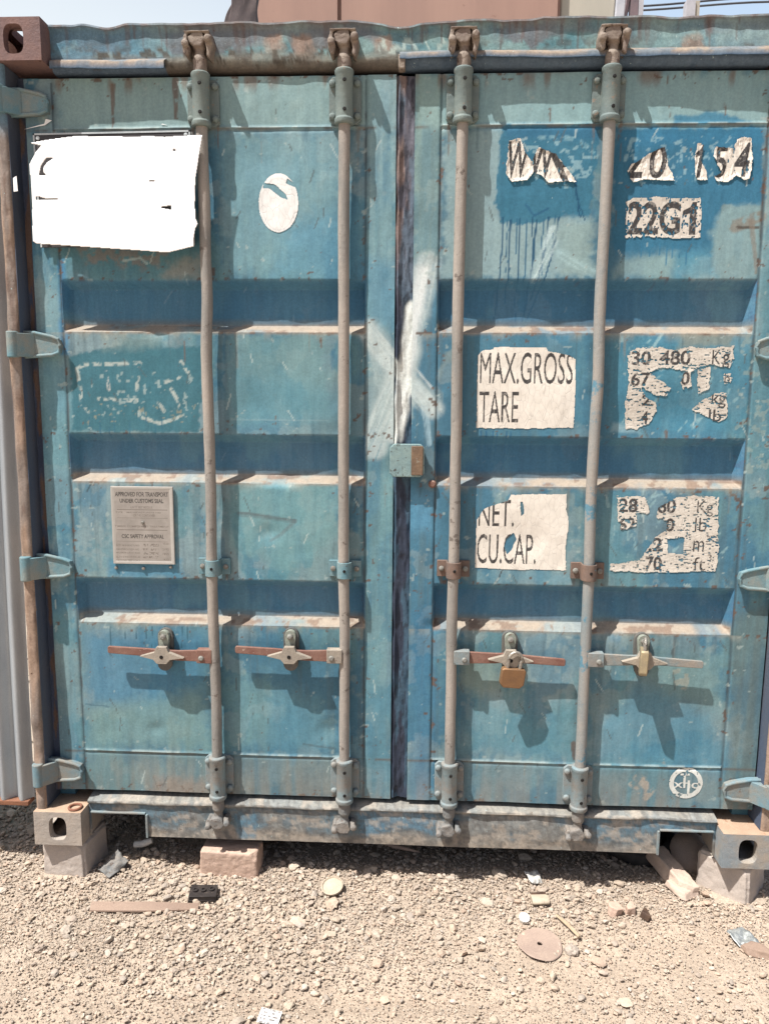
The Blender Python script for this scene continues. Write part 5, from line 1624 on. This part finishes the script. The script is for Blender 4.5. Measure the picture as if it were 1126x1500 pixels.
def stretch_lines(a, b, far, step):
    core = np.arange(a, b + step / 2, step)
    out = [step * 1.25 ** k for k in range(1, 60)]
    L_ = a - np.cumsum(out); R_ = b + np.cumsum(out)
    return np.concatenate([L_[L_ > -far][::-1], core, R_[R_ < far]])


gx = stretch_lines(-2.2, 2.2, 90, 0.014); gy = stretch_lines(-1.6, 1.0, 90, 0.014)
Yg, Xg = np.meshgrid(gy, gx, indexing='ij')
Zg = ground_h(Xg, Yg)
core = (np.abs(Xg) < 2.4) & (Yg > -1.8) & (Yg < 1.2)
Zg = Zg + np.where(core, 0.007 * (1 - 0.7 * dirt_mask(Xg, Yg)) * (fbm(Xg * 55, Yg * 55, 1031, 2) - 0.5), 0)
dm = dirt_mask(Xg, Yg).ravel()[:, None]
gn = fbm(Xg.ravel() * 9, Yg.ravel() * 9, 1041, 4)[:, None]
gc = lin((176, 163, 149)) * (1 - dm) + lin((183, 167, 151)) * dm
gc = gc * (0.78 + 0.4 * gn)


def ground_mat():
    mt, t, b = new_mat('gravel_dirt')
    g = N(t, 'ShaderNodeNewGeometry').outputs['Position']
    c = N(t, 'ShaderNodeVertexColor', layer_name='Col').outputs['Color']
    f = noise(t, g, 110, 6, 0.75); f2 = noise(t, g, 420, 4, 0.7)
    v = N(t, 'ShaderNodeTexVoronoi', Scale=160.0); t.links.new(g, v.inputs['Vector'])
    c = mix(t, 0.55, c, mix(t, ramp(t, f, 0.28, 0.72), (0.5, 0.48, 0.46), (1.25, 1.22, 1.18)), 'MULTIPLY')
    t.links.new(c, b.inputs['Base Color']); b.inputs['Roughness'].default_value = 0.95; b.inputs['Specular IOR Level'].default_value = 0.1
    p = bump(t, b, f, 0.7, 0.006); p = bump(t, b, v.outputs['Distance'], 0.5, 0.003, p); bump(t, b, f2, 0.5, 0.0015, p)
    return mt


gr = raw_mesh('ground', np.stack([Xg, Yg, Zg], -1).reshape(-1, 3), grid_faces(len(gy), len(gx)), ground_mat(), gc)
tag(gr, kind='structure')


def stone_mat():
    mt, t, b = new_mat('crushed_stone')
    g = N(t, 'ShaderNodeNewGeometry').outputs['Position']
    c = N(t, 'ShaderNodeVertexColor', layer_name='Col').outputs['Color']
    f = noise(t, g, 160, 5, 0.7)
    c = mix(t, 0.4, c, mix(t, ramp(t, f, 0.3, 0.7), (0.55, 0.54, 0.52), (1.2, 1.2, 1.18)), 'MULTIPLY')
    t.links.new(c, b.inputs['Base Color']); b.inputs['Roughness'].default_value = 0.9; b.inputs['Specular IOR Level'].default_value = 0.15
    bump(t, b, f, 0.5, 0.002)
    return mt


def ico(sub):
    import bmesh
    bm = bmesh.new(); bmesh.ops.create_icosphere(bm, subdivisions=sub, radius=1.0)
    v = np.array([q.co[:] for q in bm.verts]); bm.verts.ensure_lookup_table(); f = np.array([[q.index for q in p.verts] for p in bm.faces]); bm.free()
    return v, f


STONE_COLS = np.array([lin(c) for c in ((190, 168, 150), (200, 182, 166), (176, 158, 142), (182, 168, 156), (166, 150, 140), (206, 192, 180), (186, 158, 140), (160, 150, 144), (196, 178, 160))])


def stones(name, n, smin, smax, sub, flat, area, power=2.2, sink=0.25, dirt_gain=1.0, seed=0):
    r = np.random.default_rng(seed)
    x = r.uniform(area[0], area[1], n); y = r.uniform(area[2], area[3], n)
    dm = dirt_mask(x, y)
    ok = (r.random(n) > dm * dirt_gain)
    cl = fbm(x * 3.5, y * 3.5, 1051 + seed, 3)
    ok &= r.random(n) < sstep(0.25, 0.6, cl) * 0.7 + 0.3
    # keep clear of the wedges under the container corners
    for bx_, by_ in ((-1.135, 0.09), (1.135, 0.09)):
        ok &= ~((np.abs(x - bx_) < 0.08) & (np.abs(y - by_) < 0.08))
    x, y = x[ok], y[ok]; n = len(x)
    sz = smin * (1 - r.random(n)) ** (-1 / power); sz = np.minimum(sz, smax * r.uniform(0.6, 1.0, n)) / 2
    bv, bf = ico(sub); nv = len(bv)
    protos = []
    for k in range(48):
        rr = np.random.default_rng(1000 + k + seed)
        a = rr.normal(size=(7, 3)); a /= np.linalg.norm(a, axis=1)[:, None]
        v = bv * (1 + 0.0)
        for q in a:                                   # chip flat facets off the pebble
            c_ = rr.uniform(0.55, 0.9); d_ = v @ q
            v = v - np.maximum(d_ - c_, 0)[:, None] * q * rr.uniform(0.75, 1.0)
        v = v * (1 + 0.16 * rr.normal(size=(nv, 1)) * (0.5 if sub > 1 else 1))
        protos.append(v * np.array([rr.uniform(1.0, 1.45), rr.uniform(0.8, 1.1), rr.uniform(0.5, 0.8)]))
    protos = np.array(protos)
    pk = r.integers(0, 48, n)
    V = protos[pk] * sz[:, None, None]
    az = r.uniform(0, 2 * np.pi, n); tl = r.normal(0, 0.35, n)
    ca, sa = np.cos(az)[:, None], np.sin(az)[:, None]; ct, st = np.cos(tl)[:, None], np.sin(tl)[:, None]
    X_, Y_, Z_ = V[..., 0], V[..., 1], V[..., 2]
    Y2 = Y_ * ct - Z_ * st; Z2 = Y_ * st + Z_ * ct
    V = np.stack([X_ * ca - Y2 * sa, X_ * sa + Y2 * ca, Z2], -1)
    z = ground_h(x, y) + sz * (0.55 - sink) + r.uniform(0, 0.006, n)
    V += np.stack([x, y, z], -1)[:, None, :]
    F = (bf[None] + (np.arange(n) * nv)[:, None, None]).reshape(-1, 3)
    cc = STONE_COLS[r.integers(0, len(STONE_COLS), n)] * r.uniform(0.75, 1.1, (n, 1))
    cc = cc * 0.55 + 0.45 * lin((180, 167, 151)); cc = cc * 0.95
    cols = np.repeat(cc, nv, 0)
    return V.reshape(-1, 3), F, cols


CORE = (-1.75, 1.75, -0.95, 0.62)
sets = [stones('g', 620, 0.018, 0.046, 3, False, CORE, 2.6, 0.25, 0.9, 1),
        stones('g', 10500, 0.0095, 0.024, 2, False, CORE, 2.4, 0.2, 0.75, 2),
        stones('g', 52000, 0.0050, 0.012, 1, True, CORE, 2.4, 0.1, 0.8, 3),
        stones('g', 80000, 0.0030, 0.006, 1, True, (-1.5, 1.5, -0.8, 0.15), 2.4, 0.05, 0.5, 4),
        stones('g', 9000, 0.011, 0.035, 1, True, (-4, 4, -3, 2.5), 2.4, 0.2, 0.7, 5)]
V = []; F = []; C_ = []; b = 0
for v, f, c in sets:
    V.append(v); F.append(f + b); C_.append(c); b += len(v)
gv = raw_mesh('gravel', np.concatenate(V), np.concatenate(F), stone_mat(), np.concatenate(C_), smooth=True, ang=38)
tag(gv, kind='stuff')

# ------------------------------------------------------------------ blocks, brick and litter
def gz(x, y):
    return float(ground_h(np.array(x), np.array(y)))


def rough_block(name, w, d, h, mat, chip=0.004, seed=0, top=1.0):
    """a cast block with worn edges and chipped corners, base at z = 0"""
    import bmesh
    bm = bmesh.new(); bmesh.ops.create_cube(bm, size=1.0)
    rr = random.Random(seed)
    for q in bm.verts:
        z = q.co.z + 0.5; k = 1 + (top - 1) * z
        q.co = Vector((q.co.x * w * k + rr.uniform(-1, 1) * chip, q.co.y * d * k + rr.uniform(-1, 1) * chip, z * h + rr.uniform(-1, 1) * chip * 0.6))
    bmesh.ops.bevel(bm, geom=bm.edges[:], offset=min(w, d, h) * 0.05, segments=2, affect='EDGES')
    # knock a few chips off the edges
    for k in range(5):
        nrm = Vector((rr.choice((-1, 1)), rr.choice((-1, 1)), rr.uniform(-0.6, 1))).normalized()
        c = Vector((0, 0, h / 2)); ext = max((q.co - c).dot(nrm) for q in bm.verts)
        bmesh.ops.bisect_plane(bm, geom=bm.verts[:] + bm.edges[:] + bm.faces[:], plane_co=c + nrm * (ext - chip * rr.uniform(0.8, 2.2)), plane_no=nrm, clear_outer=True)
        bmesh.ops.holes_fill(bm, edges=[e for e in bm.edges if e.is_boundary])
    bmesh.ops.recalc_face_normals(bm, faces=bm.faces)
    me = bpy.data.meshes.new(name); bm.to_mesh(me); bm.free(); me.materials.append(mat)
    return me


blk = rough_block('concrete_block', 0.165, 0.165, 0.185, M['concrete'], 0.004, 3, 1.0)
b1 = link('concrete_block', blk, None, (-1.124, 0.104, -0.187), (0, 0, math.radians(-9)))
tag(b1, 'pinkish concrete block under the left corner of the blue container', 'concrete block', 'blocks under the container corners')
lumpy(b1, 0.0035, 0.0022, 0.03).modifiers['smooth'].iterations = 1
b2 = copy_part(b1, (1.140, 0.115, -0.187), (0, 0, math.radians(-42)))
tag(b2, 'pinkish concrete block under the right corner of the blue container', 'concrete block', 'blocks under the container corners')
b2.scale = (1.05, 1.05, 1.0)

x, y = on_ground(335, 1291)
br = link('brick', rough_block('brick', 0.205, 0.085, 0.105, M['brick'], 0.005, 9, 0.97), None, (x, y + 0.045, gz(x, y) - 0.012), (0.02, 0.01, math.radians(-2)))
lumpy(br, 0.003, 0.002, 0.02)
tag(br, 'large pale pink brick lying under the front edge of the container', 'brick')

# slat
x, y = on_ground(212, 1338)
mb = MB()
n = 16
prof = []
for k in range(n + 1):
    t = k / n - 0.5
    prof.append((t * 0.345, 0.012 * math.cos(t * 3.0) + 0.004))
vs = []; fs = []
for k, (a, z) in enumerate(prof):
    hw = 0.013 * (1 - 0.45 * max(0, k / n - 0.55) / 0.45)
    for yy, zz in ((-hw, 0.0), (-hw * 0.9, 0.005), (hw, 0.016), (hw, 0.011)):
        vs.append((a, yy + 0.02 * (a / 0.345) ** 2, zz + z * 0.5))
for k in range(n):
    for j in range(4):
        fs.append((4 * k + j, 4 * k + (j + 1) % 4, 4 * k + 4 + (j + 1) % 4, 4 * k + 4 + j))
fs += [(0, 1, 2, 3), tuple(4 * n + q for q in (3, 2, 1, 0))]
mb.add(vs, fs)
o = mb.build('slat', M['slat'], None, loc=(x, y, gz(x, y) + 0.003), rot=(0.25, 0, math.radians(3)))
tag(o, 'long bowed brown strip lying on the gravel at the left', 'strip')
# black plastic block with studs
x, y = on_ground(298, 1320)
bp = empty('plastic_block', (x, y, gz(x, y) - 0.004), (0.08, 0.05, math.radians(8)))
tag(bp, 'small black plastic block with studs on top, lying in the gravel', 'plastic block')
MB().box(-0.044, 0.044, -0.028, 0.028, 0, 0.032).box(-0.046, 0.046, -0.030, -0.0282, 0.006, 0.02).build('body', M['blackplastic'], bp, bevel=0.004)
mb = MB()
for kx in (-0.026, 0.0, 0.026):
    mb.lathe([(0.009, 0.032), (0.009, 0.037), (0.005, 0.0375), (0.005, 0.034)], 12, 0, Matrix.Translation((kx, 0.004 * (kx > 0), 0)))
mb.build('stud', M['blackplastic'], bp)
# discs and caps
x, y = on_ground(487, 1311)
o = MB().lathe([(0.030, 0.0), (0.036, 0.002), (0.037, 0.010), (0.034, 0.011), (0.031, 0.006), (0.0, 0.0065)], 28).build('tin_lid', M['tin'], None, loc=(x, y, gz(x, y) + 0.014), rot=(0.28, -0.1, 0))
tag(o, 'small round dusty tin lid tilted in the gravel', 'lid')
x, y = on_ground(790, 1384)
mb = MB(); n = 44
vs = []; fs = []
for j, (r_, z_) in enumerate(((0.008, 0.004), (0.008, 0.0), (0.066, 0.0), (0.068, 0.002), (0.066, 0.004))):
    for k in range(n):
        a = 2 * math.pi * k / n; w_ = 1 + 0.02 * math.sin(3 * a + 1) + 0.012 * math.sin(7 * a)
        vs.append((r_ * math.cos(a) * (w_ if r_ > 0.05 else 1), r_ * math.sin(a) * (w_ if r_ > 0.05 else 1), z_ + (0.004 * math.sin(2 * a) if r_ > 0.05 else 0)))
for j in range(5):
    for k in range(n):
        fs.append((j * n + k, j * n + (k + 1) % n, ((j + 1) % 5) * n + (k + 1) % n, ((j + 1) % 5) * n + k))
mb.add(vs, fs)
o = mb.build('flat_disc', M['tan_disc'], None, loc=(x, y, gz(x, y) + 0.009), rot=(0.05, 0.03, 0.3))
tag(o, 'thin flat tan disc with a centre hole lying on the dirt', 'disc')
x, y = on_ground(767, 1349)
o = MB().lathe([(0.0165, 0), (0.0175, 0.003), (0.017, 0.010), (0.012, 0.012), (0.0, 0.0122)], 24).build('bottle_cap', M['white'], None, loc=(x, y, gz(x, y) + 0.008), rot=(0.35, 0.1, 0))
tag(o, 'round white bottle cap lying above the flat disc', 'bottle cap')
# splinter, stick
x, y = on_ground(830, 1360)
o = MB().tube([(-0.055, 0, 0.004), (0.0, 0.002, 0.007), (0.058, 0, 0.006)], [0.004, 0.006, 0.005], 6).build('wood_splinter', M['wood'], None, loc=(x, y, gz(x, y) + 0.012), rot=(0, 0, math.radians(-62)))
tag(o, 'pale wood splinter lying right of the flat disc', 'wood splinter')
x, y = on_ground(585, 1254)
o = MB().tube([(-0.05, 0.02, 0.012), (-0.015, 0.0, 0.016), (0.03, -0.008, 0.012), (0.07, -0.012, 0.006)], [0.005, 0.008, 0.006, 0.003], 8).build('stick', M['brick'], None, loc=(x, y, gz(x, y) + 0.01))
tag(o, 'crooked stick in the shade below the middle of the sill', 'stick')


def crumple(name, w, d, amp, mat, px, label, cat, rot=0.0, tilt=(0, 0), n=14, seed=0, lift=0.012, round_=False):
    u_, v_ = np.meshgrid(np.linspace(-1, 1, n), np.linspace(-1, 1, n), indexing='ij')
    X_ = u_ * w / 2 * (1 + 0.25 * (fbm(v_ * 1.3, u_ * 0.4, 1201 + seed, 2) - 0.5)); Y_ = v_ * d / 2 * (1 + 0.3 * (fbm(u_ * 1.4, v_ * 0.3, 1211 + seed, 2) - 0.5))
    if round_:
        k_ = np.sqrt(1 - 0.5 * v_ ** 2); X_ = X_ * k_
    Z_ = amp * (fbm(u_ * 1.8, v_ * 1.8, 1221 + seed, 3) - 0.3)
    x, y = on_ground(*px)
    o = raw_mesh(name, np.stack([X_, Y_, Z_], -1).reshape(-1, 3), grid_faces(n, n), mat, smooth=False)
    o.location = (x, y, gz(x, y) + lift); o.rotation_euler = (tilt[0], tilt[1], rot)
    md = o.modifiers.new('t', 'SOLIDIFY'); md.thickness = 0.0015
    return tag(o, label, cat)


crumple('paper_scrap', 0.05, 0.055, 0.03, M['paper'], (780, 1293), 'crumpled white paper scrap at the edge of the container shadow', 'paper', 0.5, (0.3, 0.2), seed=1)
crumple('foil_wrapper', 0.065, 0.07, 0.022, M['foil'], (1088, 1378), 'silvery crumpled wrapper lying at the right', 'wrapper', 0.4, (0.2, -0.1), seed=2)
crumple('metal_scrap', 0.06, 0.085, 0.03, M['cam_low'], (168, 1283), 'bent grey metal scrap beside the left concrete block', 'metal scrap', -0.5, (0.4, 0.3), seed=3, lift=0.02)
x, y = on_ground(1112, 1392)
o = link('rock_shard', rough_block('rock_shard', 0.12, 0.045, 0.022, M['slat'], 0.008, 15), None, (x, y, gz(x, y)), (0.1, 0.1, math.radians(-14)))
lumpy(o, 0.0022, 0.002, 0.02)
tag(o, 'long brown stone shard beside the silvery wrapper', 'stone')
# printed label scrap at the bottom edge
def scrap():
    n = 60
    xs = np.linspace(-0.029, 0.029, n); ys = np.linspace(-0.022, 0.022, n)
    Y_, X_ = np.meshgrid(ys, xs, indexing='ij')
    col = np.ones((n, n, 3)) * lin((216, 212, 206))
    row = (np.floor((Y_ + 0.022) / 0.0048) % 2 == 0) & (fbm(X_ * 260, np.floor((Y_ + 0.022) / 0.0048) * 3.7, 1301, 2) > 0.48) & (np.abs(X_) < 0.024)
    col[row] = lin((120, 116, 116))
    Z_ = 0.008 * (fbm(X_ * 30, Y_ * 30, 1311, 2) - 0.5)
    x, y = on_ground(395, 1492)
    o = raw_mesh('printed_label', np.stack([X_, Y_, Z_], -1).reshape(-1, 3), grid_faces(n, n), decal_mat('printed_paper', False), col.reshape(-1, 3))
    o.location = (x, y, gz(x, y) + 0.014); o.rotation_euler = (0.15, 0.05, -0.12)
    md = o.modifiers.new('t', 'SOLIDIFY'); md.thickness = 0.0008
    tag(o, 'white printed label scrap at the bottom edge of the view', 'label')


scrap()
# brick fragments
for px, sz, rz, lab in (((896, 1337), (0.042, 0.04, 0.03), 0.5, 'greyish broken brick bit, leftmost of three small fragments'), ((919, 1337), (0.032, 0.03, 0.034), 0.2, 'cream-faced broken brick bit between two darker fragments'), ((945, 1345), (0.034, 0.03, 0.022), 0.9, 'dark broken bit beside a small hole in the dirt')):
    x, y = on_ground(*px)
    o = link('brick_fragment', rough_block('brick_fragment', *sz, M['brick' if px[0] < 930 else 'rusttin'], 0.005, px[0]), None, (x, y, gz(x, y) + 0.002), (0.2, 0.15, rz))
    lumpy(o, 0.0018, 0.0012, 0.012)
    tag(o, lab, 'brick fragment', 'broken bits in front of the right pocket')
x, y = on_ground(790, 1325)
bt_ = empty('rusty_can', (x, y, gz(x, y) + 0.004), (0, 0, 0.1))
tag(bt_, 'flattened rusty can half buried in front of the shadow edge', 'can')
MB().lathe([(0.020, 0), (0.022, 0.004), (0.022, 0.052), (0.020, 0.056)], 18, 0, Matrix.Translation((-0.028, 0, 0.010)) @ Matrix.Rotation(math.pi / 2, 4, 'Y') @ Matrix.Scale(0.5, 4, (1, 0, 0))).build('body', M['tin'], bt_)
MB().box(-0.022, 0.026, 0.016, 0.030, 0.004, 0.016).build('rim', M['rusttin'], bt_)
# rubble slabs by the right pocket
x, y = on_ground(985, 1297)
o = link('rubble_slab', rough_block('rubble_slab', 0.062, 0.20, 0.05, M['slab'], 0.0035, 31, 0.9), None, (x - 0.005, y + 0.015, gz(x, y) + 0.012), (math.radians(14), 0.05, math.radians(24)))
lumpy(o, 0.0025, 0.003, 0.03)
tag(o, 'long pinkish rubble slab leaning out from under the right pocket', 'rubble')
x, y = on_ground(1000, 1314)
o = link('rubble_slab', rough_block('rubble_slab', 0.10, 0.085, 0.022, M['slab'], 0.005, 37, 0.85), None, (x + 0.008, y + 0.02, gz(x, y) + 0.006), (0.12, 0.05, 0.5))
lumpy(o, 0.0025, 0.003, 0.03)
tag(o, 'flat pinkish rubble piece lying right of the long slab', 'rubble')
# old tyre and round pan in the dark under the sill
x, y = on_ground(950, 1262)
mb = MB()
mb.tube([(0.125 * math.cos(a), 0.125 * math.sin(a), 0) for a in np.linspace(0, 2 * math.pi, 41)[:-1]], 0.034, 12, closed=True)
o = mb.build('old_tyre', M['rubber_black'], None, loc=(x - 0.02, y + 0.10, gz(x, y) + 0.035), rot=(0.12, 0.05, 0))
tag(o, 'small worn black tyre lying in the dark under the right pocket', 'tyre')
x, y = on_ground(1020, 1282)
o = MB().lathe([(0.0, 0.03), (0.04, 0.028), (0.068, 0.014), (0.078, 0.0), (0.074, -0.006), (0.0, -0.006)], 28).build('round_pan', M['slab'], None, loc=(x, y + 0.06, gz(x, y) + 0.035), rot=(0.75, 0.1, 0))
tag(o, 'round dusty pan lid leaning beside the right concrete block', 'lid')
# white plastic pipe elbow
x, y = on_ground(210, 1256)
o = MB().tube([(-0.03, 0, 0.012), (-0.004, 0, 0.014), (0.012, 0.0, 0.02), (0.034, 0.004, 0.028)], [0.011, 0.012, 0.012, 0.010], 12).build('pipe_fitting', M['white'], None, loc=(x, y, gz(x, y) + 0.02))
tag(o, 'short white plastic pipe fitting in the shade under the left pocket', 'pipe fitting')
# rusty ring on the lower left casting
rx_, rz_ = at(106, 1184, 0.03)
pts = [(0.020 * math.cos(a), 0.020 * math.sin(a), 0) for a in np.linspace(0, 2 * math.pi, 29)[:-1]]
o = MB().tube(pts, 0.0042, 8, closed=True).build('steel_ring', M['washer'], None, loc=(-1.088, 0.030, 0.1225))
tag(o, 'flat rusty ring lying on the lower left corner casting', 'ring')
